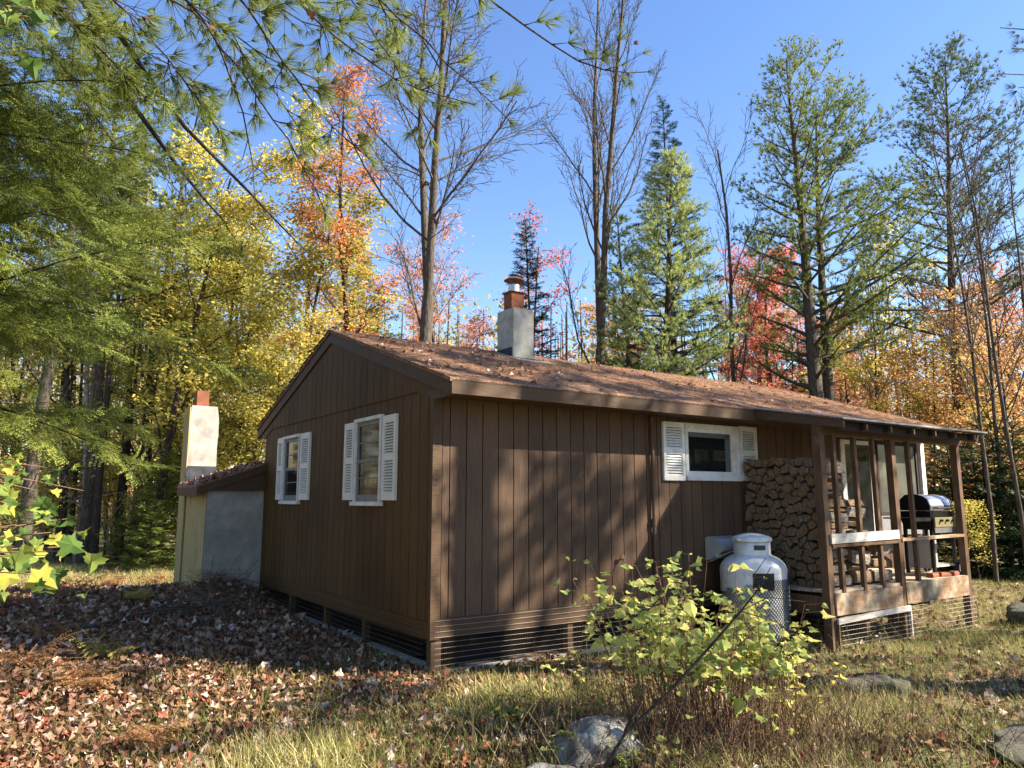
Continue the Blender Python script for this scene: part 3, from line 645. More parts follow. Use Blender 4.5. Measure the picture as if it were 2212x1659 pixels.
# ------------------------------------------------------------------ gas tank
gt = tag(empty('gas_tank', LW(4.0, -.62, 0), TH), 'white upright gas tank with domed collar standing by the cabin wall', 'gas tank')
R = .385
zs = .78
prof = [(R*.55, -.12), (R*.6, -.05), (R*.93, .03), (R, .10), (R, zs)]+[(R*cos(t)**.9, zs+.21*sin(t)) for t in np.linspace(.1, 1.35, 12)]+[(.0, zs+.215)]
mb = MB(); mb.lathe(prof, 48); mb.lathe([(R+.001, zs-.012), (R+.004, zs-.006), (R+.001, zs)], 48); mb.build('tank_body', M['tank'], gt, True)
mb = MB(); mb.lathe([(.215, .955), (.215, 1.135), (.19, 1.135), (.19, .955)], 36); mb.lathe([(.222, .958), (.222, .968)], 36); mb.build('collar', M['tank'], gt, True)
mb = MB(); mb.lathe([(.232, 1.115), (.235, 1.15), (.20, 1.175), (.10, 1.205), (0, 1.213)], 36); mb.box(.20, .27, -.03, .03, 1.12, 1.155); mb.box(-.27, -.2, -.03, .03, 1.12, 1.155); mb.build('lid', M['tank'], gt, True)
def patch(mb, r, a0, a1, z0, z1, n=10, thick=.003):
    a = np.linspace(a0, a1, n); V = [((r+t)*cos(x), (r+t)*sin(x), z) for t in (0, thick) for z in (z0, z1) for x in a]
    F = [(2*n+i, 2*n+i+1, 3*n+i+1, 3*n+i) for i in range(n-1)]+[(3*n+i, 3*n+i+1, n+i+1, n+i) for i in range(n-1)]+[(i, i+1, 2*n+i+1, 2*n+i) for i in range(n-1)]
    mb.add(V, F)
camdir = math.atan2(-(-.62)-6.547, -3.51-4.0)     # towards the camera, cabin frame
mb = MB(); patch(mb, .2155, camdir+.10, camdir+.75, 1.02, 1.075); mb.build('collar_slot', M['black'], gt)
mb = MB(); patch(mb, R+.002, camdir-.02, camdir+.62, .58, .77); mb.build('placard', M['rubber'], gt)
mb = MB(); nn = 66; z0n = .02
for k in range(nn):
    for s in (-1, 1):
        a = k*2*pi/nn; ts = np.linspace(0, 1, 16); Pn = []
        for t in ts:
            aa = a+s*t*1.55; zt = .66+.09*math.cos(aa-camdir-1.5); z = z0n+t*.78
            if z > zt: break
            Pn.append(((R+.009)*cos(aa), (R+.009)*sin(aa), z))
        if len(Pn) > 2: mb.tube(Pn, .0036, 3)
mb.build('tank_lattice', M['black'], gt)  # dark diamond lattice around the lower tank
mb = MB(); mb.tube([(-.05, .0, 1.0), (-.08, .25, .98), (-.10, .42, .90), (-.10, .52, .86), (-.12, .58, .84)], .008, 6); mb.lathe([(.0, .90), (.045, .90), (.05, .93), (.045, .96), (0, .96)], 12, (-.10, .44)); mb.build('gas_line', M['hood'], gt)
# ------------------------------------------------------------------ grill
gr = tag(empty('gas_grill', LW(7.36, -1.0, .574), TH), 'black gas grill with a silver lid and one visible wheel on the porch', 'grill')
mb = MB()
hw = .33
def extr(mb, prof, x0, x1, mi=0):
    n = len(prof); V = [(x, y, z) for x in (x0, x1) for y, z in prof]
    mb.polys(V, [tuple(range(n)), tuple(range(2*n-1, n-1, -1))]+[(i, n+i, n+(i+1) % n, (i+1) % n) for i in range(n)], mi)
lid = [(-.20, .88), (-.20, .95), (-.17, 1.03), (-.10, 1.08), (0, 1.10), (.12, 1.09), (.20, 1.02), (.22, .88)]
extr(mb, lid, -hw+.03, hw-.03); mb.build('lid', M['steel'], gr)
for s in (-1, 1):
    mb = MB(); extr(mb, [(y*1.03, z+.006*(z > .9)) for y, z in lid], s*(hw-.028)-.014, s*(hw-.028)+.014); mb.build('lid_cheek', M['black'], gr)
mb = MB(); extr(mb, [(-.22, .80), (-.22, .87), (.22, .87), (.22, .80), (.15, .62), (-.18, .62)], -hw, hw)
for k in range(3): mb.box(-hw+.03, hw-.03, -.235, -.221, .81+k*.022, .82+k*.022)
mb.build('firebox', M['black'], gr)
mb = MB(); mb.tube([(-.22, -.26, .915), (.22, -.26, .915)], .012, 8); mb.box(-.2, -.18, -.26, -.19, .905, .925); mb.box(.18, .2, -.26, -.19, .905, .925); mb.build('lid_handle', M['black'], gr)
mb = MB(); mb.box(-.30, .30, -.26, -.235, .66, .79); mb.build('control_panel', M['knob'], gr)
for k in range(3):
    mb = MB(); mb.tube([(-.16+k*.16, -.262, .745), (-.16+k*.16, -.295, .745)], .018, 10, cap=True); mb.build('knob', M['black'], gr)
mb = MB(); mb.box(-.30, .30, -.25, -.236, .58, .655); mb.build('drip_panel', M['steel'], gr)
mb = MB(); mb.box(-.78, -.34, -.22, .2, .77, .79); mb.box(-.78, -.34, -.225, -.21, .74, .77); mb.build('side_shelf', M['black'], gr)
mb = MB(); mb.box(.34, .42, -.2, .2, .74, .79); mb.build('side_shelf', M['black'], gr)
mb = MB(); mb.box(-.30, -.12, -.16, .16, .10, .48); mb.build('fuel_box', M['hood'], gr)
for x in (-.29, .29):
    for y in (-.19, .17):
        mb = MB(); mb.beam((x, y, 0.02), (x*.97, y, .78), .042, .042, up=(1, 0, 0))
        mb.build('leg', M['black'], gr)
mb = MB(); mb.box(-.29, .29, -.20, .18, .12, .14); mb.build('bottom_shelf', M['greywood'], gr)
for y in (-.235, .21):
    wh = MB(); 
    th = np.linspace(0, 2*pi, 25)[:-1]
    def ring(r0, r1, yy0, yy1, mbx):
        pr = [(r0, yy0), (r1, yy0), (r1, yy1), (r0, yy1)]
        V = [(.33+r*cos(t), yy, .085+r*sin(t)) for t in th for r, yy in pr]
        n = len(th); F = [(4*i+j, 4*((i+1) % n)+j, 4*((i+1) % n)+(j+1) % 4, 4*i+(j+1) % 4) for i in range(n) for j in range(4)]
        mbx.add(V, F)
    ring(.052, .085, y, y+.03, wh); wo = wh.build('wheel', M['rubber'], gr)
    rm_ = MB(); ring(.0, .053, y+.006, y+.022, rm_); rm_.build('rim', M['hood'], wo)
# bricks / scrap boards lying on the deck
rng = np.random.default_rng(8)
for (x, y, rz, s, nm, lab) in ((6.95, -1.22, .1, (.20, .09, .055), 'brick', 'red brick lying nearest the middle post on the porch deck'), (7.20, -1.24, -.2, (.19, .09, .05), 'brick', 'red brick at the grill leg in the middle of the porch edge'), (7.45, -1.25, .15, (.20, .09, .055), 'brick', 'red brick nearest the corner post under the grill wheel')):
    mb = MB(); rough_block(mb, -s[0]/2, s[0]/2, -s[1]/2, s[1]/2, 0, s[2], rng, 2, 3, .002)
    o = mb.build(nm, M['clay']); o.location = LW(x, y, .575); o.rotation_euler = (0, 0, TH+rz); tag(o, lab, 'brick', 'bricks on the porch deck')
# ------------------------------------------------------------------ plant templates
def norm(v): return v/(np.linalg.norm(v, axis=-1, keepdims=True)+1e-9)
def frames(D, U):
    D = norm(D); S_ = norm(np.cross(U, D)); N = np.cross(D, S_)
    return np.stack([D, S_, N], -1)            # columns: x=dir, y=side, z=normal
LEAF4 = (np.array([(0, 0, 0), (.45, .36, .07), (1, 0, -.04), (.45, -.36, .07)]), np.array([(0, 1, 2), (0, 2, 3)]))
def fan(outline, curl=.12):
    o = np.array(outline, float); n = len(o); c = np.array([[.42, 0, 0]])
    z = curl*(np.abs(o[:, 1])*1.2-(o[:, 0]-.5)**2*1.4)
    V = np.vstack([c, np.column_stack([o, z])]); F = np.array([(0, i+1, (i+1) % n+1) for i in range(n)])
    return V, F
MAPLE = fan([(0, 0), (.02, .22), (-.08, .42), (.22, .36), (.34, .62), (.46, .46), (.55, .50), (.60, .22), (.76, .20), (1, 0), (.76, -.20), (.60, -.22), (.55, -.50), (.46, -.46), (.34, -.62), (.22, -.36), (-.08, -.42), (.02, -.22)], .35)
MAPLE2 = fan([(0, 0), (.02, .22), (-.08, .42), (.22, .36), (.34, .62), (.46, .46), (.55, .50), (.60, .22), (.76, .20), (1, 0), (.76, -.20), (.60, -.22), (.55, -.50), (.46, -.46), (.34, -.62), (.22, -.36), (-.08, -.42), (.02, -.22)], -.5)
MAPLE3 = fan([(0, 0), (0, .25), (.2, .32), (.32, .5), (.55, .3), (1, .05), (.7, -.2), (.5, -.42), (.25, -.35), (.05, -.3)], .8)
SHRUBL = fan([(0, 0), (.03, .22), (.18, .42), (.32, .36), (.42, .40), (.52, .24), (.70, .20), (.82, .08), (1.05, 0), (.82, -.08), (.70, -.20), (.52, -.24), (.42, -.40), (.32, -.36), (.18, -.42), (.03, -.22)], -.32)
def tuft_t(rng, k=9, w=.03, spread=.75):
    V = []; F = []
    for i in range(k):
        a = rng.uniform(0, 2*pi); s = rng.uniform(.15, spread); d = norm(np.array([1, s*cos(a), s*sin(a)])); l = rng.uniform(.75, 1)
        sd_ = norm(np.cross(d, rng.normal(0, 1, 3)))*w
        b = len(V); V += [-sd_+d*.02, sd_+d*.02, d*l]; F.append((b, b+1, b+2))
    return np.array(V), np.array(F)
def spray_t(rng, nside=5, nn=8, nl=.13, w=.016, droop=.12, twig=True):
    """flat evergreen branchlet, length 1 along x"""
    V = []; F = []
    def needles(p, d, L_, n):
        for i in range(n):
            t = (i+.5)/n; q = p+d*L_*t
            for s in (-1, 1):
                side = np.array([-d[1], d[0], 0])*s
                dd = norm(side*.9+d*.55+np.array([0, 0, rng.normal(.0, .25)])); l = nl*rng.uniform(.7, 1)*(1-.3*t)
                ww = norm(np.cross(dd, np.array([0, 0, 1.])+rng.normal(0, .3, 3)))*w
                b = len(V); V.extend([q-ww, q+ww, q+dd*l]); F.append((b, b+1, b+2))
    needles(np.zeros(3), np.array([1., 0, 0]), 1., nn+nside)
    for i in range(nside):
        for s in (-1, 1):
            t = .08+.8*i/nside; a = s*rng.uniform(.6, .85); L_ = (1-t)*.62+.1
            d = np.array([cos(a), sin(a), rng.normal(-.04, .08)]); needles(np.array([t, 0, 0]), d, L_, max(3, int(nn*L_*1.4)))
    V = np.array(V); V[:, 2] -= droop*V[:, 0]**2+droop*.8*V[:, 1]**2
    return V, np.array(F)
rT = np.random.default_rng(101)
TUFTS = [tuft_t(rT, 12, .05, .8) for _ in range(4)]; TUFTF = [tuft_t(rT, 34, .016, .95) for _ in range(4)]
SPR_FAR = [spray_t(rT, 3, 5, .20, .05) for _ in range(4)]
SPR_NEAR = [spray_t(rT, 5, 13, .085, .019) for _ in range(5)]
def put(mb, temps, P, D, size, rng, updir=(0, 0, 1), jit=.25, mi=0):
    P = np.asarray(P); D = np.asarray(D); n = len(P)
    if n == 0: return
    U = np.asarray(updir, float)+rng.normal(0, jit, (n, 3)); R_ = frames(D, U)
    size = np.broadcast_to(np.asarray(size, float), (n,))*rng.uniform(.6, 1.3, n)
    k = rng.integers(0, len(temps), n)
    for i, (tv, tf) in enumerate(temps):
        s = k == i
        if s.any(): mb.scatter(tv, tf, P[s], R_[s], size[s], mi)
def rot_to(d, ang, az):
    d = norm(np.asarray(d, float)); r = np.array([0, 0, 1.]) if abs(d[2]) < .9 else np.array([1., 0, 0])
    a = norm(np.cross(d, r)); b = np.cross(d, a)
    return d*cos(ang)+(a*cos(az)+b*sin(az))*sin(ang)
def polyl(rng, p, d, L_, n, wig, grav):
    P = [np.array(p, float)]; d = norm(np.array(d, float))
    for i in range(n):
        d = norm(d+rng.normal(0, wig, 3)+np.array([0, 0, grav])); P.append(P[-1]+d*L_/n)
    return np.array(P)
# ---- broadleaf skeleton
def grow(rng, tb, att, p, d, L_, r, lvl, cf):
    n = 6 if lvl == 0 else (5 if lvl < cf['max'] else 3)
    P = polyl(rng, p, d, L_, n, cf['wig']*(1 if lvl else .4), cf['trop'][min(lvl, len(cf['trop'])-1)])
    rt = r*(.35 if lvl else .25) if lvl < cf['max'] else cf['tip']
    tb.tube(P, np.linspace(r, max(rt, cf['tip']), len(P)), (7, 5, 4, 3, 3)[lvl])
    if lvl >= cf['max']:
        for q in range(1, len(P)): att.append((P[q], norm(P[q]-P[q-1])))
        return
    nc = cf['n'][lvl]; az = rng.uniform(0, 6.28)
    for i in range(nc):
        t = cf['t0'][lvl]+(1-cf['t0'][lvl])*(i+rng.uniform(.1, .9))/nc
        f = t*(len(P)-1); k = min(int(f), len(P)-2); q = P[k]+(P[k+1]-P[k])*(f-k)
        dd = norm(P[k+1]-P[k]); az += 2.4+rng.normal(0, .3)
        ang = cf['ang'][lvl]*rng.uniform(.7, 1.25)*(1-.25*t)
        Lc = L_*cf['rat'][lvl]*rng.uniform(.7, 1.15)*(1-.55*t if lvl == 0 else 1-.4*t)
        grow(rng, tb, att, q, rot_to(dd, ang, az), Lc, max(cf['tip'], r*(1-.7*t)*cf.get('thin', .42)), lvl+1, cf)
    att.append((P[-1], norm(P[-1]-P[-2])))
def tree_thing(name, trunk, crown, tm, cm, loc, lab, cat='tree', group=None, rz=0., kind='crown'):
    t = empty(name, loc, rz); tag(t, lab, cat, group); k = []
    k.append(trunk.build('trunk', tm, t, True))
    if crown is not None: k.append(crown.build(kind, cm, t))
    KIDS[t.name] = k
    return t
def base(u, Y): 
    X = (u-1106.)/(1608/cos(PITCH))*Y
    return np.array([X, Y, float(ground(X, Y))-.05])
# bare tree
def bare(seed, H, r, cf=None, fork=None):
    rg = np.random.default_rng(seed); tb = MB(); att = []
    c = dict(max=3, wig=.10, trop=(.0, .055, .04, .02), tip=.006, n=(13, 7, 5), t0=(.30, .15, .15), ang=(.85, .75, .8), rat=(.50, .5, .42))
    if cf: c.update(cf)
    if fork:
        zf = fork*H; P = polyl(rg, (0, 0, 0), (0.02, 0, 1), zf, 6, .02, 0); tb.tube(P, np.linspace(r, r*.8, 7), 9)
        for az in (0.3, 3.3): grow(rg, tb, att, P[-1], rot_to((0, 0, 1), .14, az), H-zf, r*.62, 0, c)
        grow(rg, tb, att, P[-2], rot_to((0, 0, 1), .5, 1.2), H*.2, r*.2, 1, c)
    else: grow(rg, tb, att, (0, 0, 0), (0, 0, 1), H, r, 0, c)
    return tb, att
def leaves(att, rng, n, size, spread=.18, temps=(LEAF4,), droop=-.25):
    mb = MB(); A = np.array([a[0] for a in att]); D = np.array([a[1] for a in att]); k = rng.integers(0, len(A), n)
    P = A[k]+rng.normal(0, spread, (n, 3))*np.array([1.15, 1.15, .32]); d = rng.normal(0, 1, (n, 3)); d[:, 2] = d[:, 2]*.35+droop
    put(mb, list(temps), P, d, size, rng, jit=.45); return mb
# ---- conifers
def pine(seed, H, r, h0, blen, nb=60, up=.28, tufts=3.0, tsize=.15, dead=10, lean=(0, 0), temps=None, bias=None, sub=9, wood=True, asc=.05):
    rg = np.random.default_rng(seed); tb = MB(); cr = MB(); P = polyl(rg, (0, 0, -.1), (lean[0], lean[1], 1), H, 14, .018, .01)
    tb.tube(P, np.linspace(r, .015, 15)**1.0, 9); az = 0; TP = []; TD = []
    zs_ = np.linspace(0, 1, 15)
    def tp(t): f = t*14; k = min(int(f), 13); return P[k]+(P[k+1]-P[k])*(f-k)
    for i in range(nb):
        u = ((i+rg.uniform(0, .8))/nb)**.9; t = h0+(1-h0)*u*.985; az += 2.39+rg.normal(0, .25)
        L_ = blen(u)*rg.uniform(.7, 1.15)
        if bias is not None: L_ *= 1+bias[0]*cos(az-bias[1])
        el = up+rg.normal(0, .1)+.55*u**2
        d = (cos(az)*cos(el), sin(az)*cos(el), sin(el)); q = tp(t)
        B = polyl(rg, q, d, L_, 5, .05, asc); rb = max(.008, r*(1-t)*.38+.006); tb.tube(B, np.linspace(rb, .006, 6), 4)
        for s in range(sub+int(L_*1.5)):
            f = .25+.75*(s+rg.uniform(0, 1))/(sub+int(L_*1.5)); ff = min(f, .999)*5; k = int(ff); c = B[k]+(B[k+1]-B[k])*(ff-k); dd = norm(B[k+1]-B[k])
            ds = norm(rot_to(dd, rg.uniform(.5, 1.0), rg.uniform(0, 6.28))*np.array([1, 1, .45])+np.array([0, 0, .12])); ls = (L_*.30*(1.15-f)+.18)*rg.uniform(.6, 1.2)
            e = c+ds*ls; e[2] += .08*ls
            if wood: tb.tube([c, (c+e)/2+np.array([0, 0, -.01]), e], [.006, .005, .003], 3)
            m = max(2, int(tufts*(ls/.25)))
            for j in range(m):
                g = (j+1)/m; pt = c+(e-c)*g+rg.normal(0, .045, 3); TP.append(pt); TD.append(norm(ds+rg.normal(0, .45, 3)+np.array([0, 0, .25])))
    for i in range(dead):
        t = h0*(.25+.75*rg.random()); az = rg.uniform(0, 6.28); L_ = rg.uniform(.6, 1.8)
        B = polyl(rg, tp(t), (cos(az), sin(az), rg.uniform(-.1, .25)), L_, 5, .12, -.02); tb.tube(B, np.linspace(.016, .004, 6), 3)
        for s in range(4):
            k = rg.integers(1, 5); e = B[k]+rg.normal(0, .25, 3); tb.tube([B[k], e], [.006, .003], 3)
    put(cr, temps or TUFTS, TP, TD, tsize, rg, jit=1.0)
    return tb, cr
def spruce(seed, H, r, h0, R_, nb=130, el0=-.15, size=.42, sub=4, temps=None, power=.85):
    rg = np.random.default_rng(seed); tb = MB(); cr = MB(); P = polyl(rg, (0, 0, -.1), (0, 0, 1), H, 12, .008, .01); tb.tube(P, np.linspace(r, .012, 13), 8)
    TP = []; TD = []; az = 0
    for i in range(nb):
        u = (i+.5)/nb; t = h0+(1-h0)*u; az += 2.39+rg.normal(0, .3); L_ = (R_*(1-u)**power+.10)*rg.uniform(.72, 1.12)
        f = t*12; k = min(int(f), 11); q = P[k]+(P[k+1]-P[k])*(f-k); el = el0+.55*u+rg.normal(0, .08)
        B = polyl(rg, q, (cos(az)*cos(el), sin(az)*cos(el), sin(el)), L_, 4, .04, .03); tb.tube(B, np.linspace(.008+.012*(1-u), .004, 5), 3)
        n = max(2, int(L_/size*sub))
        for s in range(n):
            g = .15+.85*(s+.5)/n; ff = min(g, .999)*4; k = int(ff); c = B[k]+(B[k+1]-B[k])*(ff-k); dd = norm(B[k+1]-B[k]); sg = 1 if s % 2 else -1
            side = np.array([-dd[1], dd[0], 0])*sg; a = rg.uniform(.35, .95)
            TP.append(c); TD.append(norm(dd*cos(a)+side*sin(a)+np.array([0, 0, rg.normal(-.08, .12)])))
        TP.append(B[-1]-norm(B[-1]-B[-2])*size*.4); TD.append(norm(B[-1]-B[-2]))
    TP = np.array(TP); TD = np.array(TD); rad_ = np.hypot(TP[:, 0], TP[:, 1])
    put(cr, temps or SPR_FAR, TP, TD, size*np.clip(.45+rad_/max(R_, .1), .5, 1.1), rg, jit=.25)
    return tb, cr
# ------------------------------------------------------------------ trees behind the cabin
def place(fn_out, name, tm, cm, u, Y, lab, cat='tree', group=None, rz=0., kind='crown'):
    return tree_thing(name, fn_out[0], fn_out[1], tm, cm, base(u, Y), lab, cat, group, rz, kind)
tb, at_ = bare(21, 15.5, .17, dict(n=(17, 11, 8), ang=(.95, .7, .75), rat=(.42, .46, .4), t0=(.10, .15, .12), trop=(.0, .05, .03, .02), thin=.34), fork=.40)
t1 = tree_thing('bare_tree', tb, None, M['bark'], None, base(887, 16), 'tall leafless tree rising behind the cabin roof left of the block chimney', 'tree')
tb, at_ = bare(34, 17.0, .17, dict(n=(17, 9, 7), ang=(.5, .5, .7), rat=(.36, .45, .4), t0=(.16, .2, .15), trop=(.0, .07, .04, .02), thin=.36), fork=.34)
t2 = tree_thing('bare_tree', tb, None, M['bark'], None, base(1295, 20), 'tall forked leafless tree right of the block chimney against blue sky', 'tree')
tb, at_ = bare(5, 12.5, .10, dict(n=(12, 7, 5), ang=(.4, .5, .7), rat=(.40, .5, .4), t0=(.25, .2, .15)))
t3 = tree_thing('bare_tree', tb, None, M['bark'], None, base(1603, 22), 'slender leafless tree between the lush pine and the twin pines', 'tree')
place(spruce(2, 10.2, .10, .05, 1.5, 170, -.12, .42, 5), 'spruce_tree', M['barkdark'], M['spruce'], 1157, 22, 'small dark pointed spruce just right of the block chimney')
place(spruce(9, 17.2, .20, .05, 2.9, 220, -.15, .5, 4), 'spruce_tree', M['barkdark'], M['spruce'], 1468, 27, 'dark narrow spruce spire poking above the bright pine')
place(pine(4, 11.0, .19, .06, lambda u: 3.5*(1-u)**.85+.15, 92, .14, 3.4, .17, 4, sub=13), 'white_pine_tree', M['barkdark'], M['pinebright'], 1445, 19.5, 'lush bright green pine in the middle behind the roof')
prof1 = lambda u: (3.4*(1-u)**.55+.5)*(1 if u > .12 else .75)
place(pine(12, 15.2, .27, .32, prof1, 66, .30, 2.9, .175, 20, lean=(-.01, 0), bias=(.3, 0.), sub=9), 'white_pine_tree', M['bark'], M['pineneedle'], 1783, 20.5, 'left stem of the twin tall pines behind the porch end')
place(pine(15, 14.0, .23, .38, prof1, 50, .30, 2.9, .175, 18, lean=(.015, 0), bias=(.45, 0.), sub=9), 'white_pine_tree', M['bark'], M['pineneedle'], 1813, 21.2, 'right stem of the twin tall pines behind the porch end')
place(pine(19, 15.6, .22, .42, lambda u: 3.7*(1-u)**.55+.5, 66, .28, 2.9, .175, 20, bias=(.25, 0.5), sub=9), 'white_pine_tree', M['bark'], M['pineblue'], 2095, 22, 'tall single pine near the right edge of the photo')
place(pine(23, 11.0, .15, .15, lambda u: 1.5*(1-u)**.8+.25, 46, .2, 3.2, .20, 6), 'white_pine_tree', M['barkdark'], M['pineneedle'], 1372, 22.5, 'thin pine close to the forked leafless tree')
def bl(seed, H, r, n, size, cf=None, spread=.2):
    c = dict(max=3, n=(11, 6, 4), t0=(.25, .2, .2), ang=(.8, .75, .8), rat=(.42, .5, .5), trop=(0, .03, .02, 0)); c.update(cf or {})
    tb, att = bare(seed, H, r, c); return tb, leaves(att, np.random.default_rng(seed+1), n, size, spread)
place(bl(41, 12.2, .12, 8500, .10, dict(n=(15, 6, 4), rat=(.24, .5, .5))), 'maple_tree', M['barkdark'], M['orange'], 760, 20, 'orange leaved maple left of the tall leafless tree')
place(bl(43, 12.4, .10, 4200, .12, dict(n=(14, 6, 4), rat=(.24, .5, .5))), 'maple_tree', M['barkdark'], M['yellow'], 655, 21, 'thin maple with sparse yellow leaves beside the orange maple')
place(bl(47, 9.8, .10, 5200, .095, dict(n=(15, 8, 6), rat=(.34, .5, .45))), 'maple_tree', M['bark'], M['pinkred'], 985, 24, 'airy pink red maple between the leafless tree and the chimney')
place(bl(53, 11.6, .10, 2600, .13, dict(n=(13, 7, 4), rat=(.30, .5, .45))), 'maple_tree', M['bark'], M['red'], 1150, 29, 'sparse red maple behind the small dark spruce')
place(bl(59, 9.9, .12, 9500, .115, dict(n=(14, 6, 4), rat=(.36, .5, .5))), 'maple_tree', M['bark'], M['red'], 1690, 27, 'scarlet maple behind the twin pines')
place(bl(61, 10.5, .10, 3200, .13, dict(n=(12, 6, 4), rat=(.34, .5, .5))), 'maple_tree', M['bark'], M['yellow'], 1905, 28, 'thin yellow leaved tree between the twin pines and the right pine')
place(bl(67, 9.5, .09, 4000, .14, dict(n=(12, 6, 4), rat=(.36, .5, .5))), 'maple_tree', M['bark'], M['pinkred'], 2225, 26, 'red leaved maple cut by the right edge of the photo')
for i, (u, Y, H) in enumerate(((2135, 15.5, 9.5), (2172, 17, 10.5), (2208, 14.5, 9.0), (1925, 24, 10), (2250, 18, 11))):
    tb, at_ = bare(70+i, H, .048+.01*(i % 2), dict(n=(14, 7, 5), ang=(.55, .6, .7), rat=(.30, .5, .45), t0=(.3, .2, .15)))
    if i == 3: tag_l = 'leafless thin tree between the twin pines and the right pine'
    else: tag_l = ('leafless sapling first right of the right pine trunk', 'leafless sapling second right of the right pine trunk', 'leafless sapling at the very right edge above the boulders', '', 'leafless tree beyond the right edge with twigs reaching in')[i]
    tree_thing('bare_tree', tb, None, M['bark'], None, base(u, Y), tag_l, 'tree')
# ------------------------------------------------------------------ fill of the forest, copies of a few kinds
protos = {}
def proto(key, name, out, tm, cm):
    t = tree_thing(name, out[0], out[1], tm, cm, (0, -60, -100), 'x'); protos[key] = (t, KIDS[t.name]); 
proto('blA', 'maple_tree', bl(81, 9, .09, 8500, .105, dict(n=(14, 6, 4), rat=(.34, .5, .5), t0=(.12, .2, .2))), M['barkdark'], M['yellowgreen'])
proto('blB', 'maple_tree', bl(83, 7, .06, 6500, .10, dict(n=(13, 6, 4), rat=(.40, .5, .5), t0=(.06, .15, .2), ang=(1.05, .8, .8))), M['barkdark'], M['yellowgreen'])
proto('blC', 'maple_tree', bl(87, 3.2, .03, 2600, .09, dict(n=(11, 5, 4), rat=(.5, .5, .5), t0=(.05, .15, .2), ang=(1.0, .8, .8))), M['barkdark'], M['yellow'])
proto('bare', 'bare_tree', (bare(91, 11, .10, dict(n=(12, 6, 4), rat=(.3, .5, .45), t0=(.3, .2, .2)))[0], None), M['bark'], None)
proto('spA', 'spruce_tree', spruce(93, 9, .10, .12, 1.6, 100, -.2, .42, 4), M['barkdark'], M['hemlock'])
proto('spB', 'spruce_tree', spruce(95, 3.4, .04, .03, 1.15, 80, -.05, .34, 5), M['barkdark'], M['firlight'])
proto('pnA', 'white_pine_tree', pine(97, 13, .16, .45, lambda u: 2.2*(1-u)**.6+.3, 44, .25, 3.0, .21, 14), M['bark'], M['pineneedle'])
def tallbare(seed):
    rg = np.random.default_rng(seed); tb = MB(); P = polyl(rg, (0, 0, -.1), (rg.normal(0, .03), 0, 1), 11, 8, .02, 0); tb.tube(P, np.linspace(.12, .01, 9), 7)
    for i in range(34):
        k = rg.integers(1, 8); q = P[k]+(P[k+1]-P[k])*rg.random() if k < 8 else P[k]; az = rg.uniform(0, 6.28); L_ = rg.uniform(.5, 1.8)
        B = polyl(rg, q, (cos(az), sin(az), rg.uniform(-.3, .3)), L_, 4, .15, -.03); tb.tube(B, np.linspace(.014, .004, 5), 3)
        for s in range(4): e = B[rg.integers(1, 5)]; tb.tube([e, e+rg.normal(0, .22, 3)], [.005, .003], 3)
    return tb
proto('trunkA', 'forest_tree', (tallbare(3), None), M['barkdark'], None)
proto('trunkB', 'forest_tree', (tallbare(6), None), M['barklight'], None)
used = set()
def put_tree(key, u, Y, lab, group=None, rz=None, sc=1., mat=None, X=None):
    root, kids = protos[key]; b = base(u, Y) if X is None else np.array([X, Y, float(ground(X, Y))-.05])
    rz = rF.uniform(0, 6.28) if rz is None else rz
    if key not in used and not mat:
        used.add(key); root.location = b; root.rotation_euler = (0, 0, rz); root.scale = (sc,)*3; t = root
    else: t = copy_thing(root, kids, b, rz, sc, {'crown': M[mat]} if mat else None)
    if 'group' in t: del t['group']
    tag(t, lab, 'tree', group); return t
rF = np.random.default_rng(404)
G = 'trees filling the woods '
# woods at the left, seen under and through the hemlock
Ll = 'dark straight trunk among the woods beyond the sunny grass at left'
for u, Y, k, lab in ((318/2212*2212/1.0, 20, 'trunkA', 0),): pass
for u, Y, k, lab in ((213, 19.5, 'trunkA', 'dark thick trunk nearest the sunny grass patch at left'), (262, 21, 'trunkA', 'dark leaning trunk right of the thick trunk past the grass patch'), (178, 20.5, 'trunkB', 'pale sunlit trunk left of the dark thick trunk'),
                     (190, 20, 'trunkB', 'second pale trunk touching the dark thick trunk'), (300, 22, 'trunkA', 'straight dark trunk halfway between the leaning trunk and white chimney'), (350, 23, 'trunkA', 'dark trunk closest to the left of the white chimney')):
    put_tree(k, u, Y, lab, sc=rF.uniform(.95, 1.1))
for i in range(22):
    u = rF.uniform(-250, 400); Y = rF.uniform(24, 40); put_tree('trunkA' if i % 3 else 'trunkB', u, Y, 'thin '+('dark' if i % 3 else 'pale')+' trunk deep in the left woods', G+'at left '+('dark' if i % 3 else 'pale'), sc=rF.uniform(.8, 1.2))
for (u, Y, s, lab) in ((270, 18.5, .38, 'small light green fir beside the sunny grass at left'), (335, 17.5, .5, 'light green fir sapling left of the yellow lit chimney base'), (360, 19, .85, 'taller light green fir touching the left side of the white chimney')):
    put_tree('spB', u, Y, lab, sc=s)
for u_, Y_, l_ in ((60, 17.5, 'tall pine filling the sky at the far left edge'), (190, 20, 'tall pine behind the near hemlock'), (300, 22, 'tall pine between the near hemlock and the yellow maples')): put_tree('pnA', u_, Y_, l_, sc=1.12)
for i in range(9): put_tree('trunkA' if i % 4 else 'trunkB', 95+i*36+rF.uniform(-12, 12), rF.uniform(21, 27), 'slim '+('dark' if i % 4 else 'pale')+' trunk just inside the wood edge past the sunny grass', G+'at the wood edge '+('dark' if i % 4 else 'pale'), sc=rF.uniform(.6, .85))
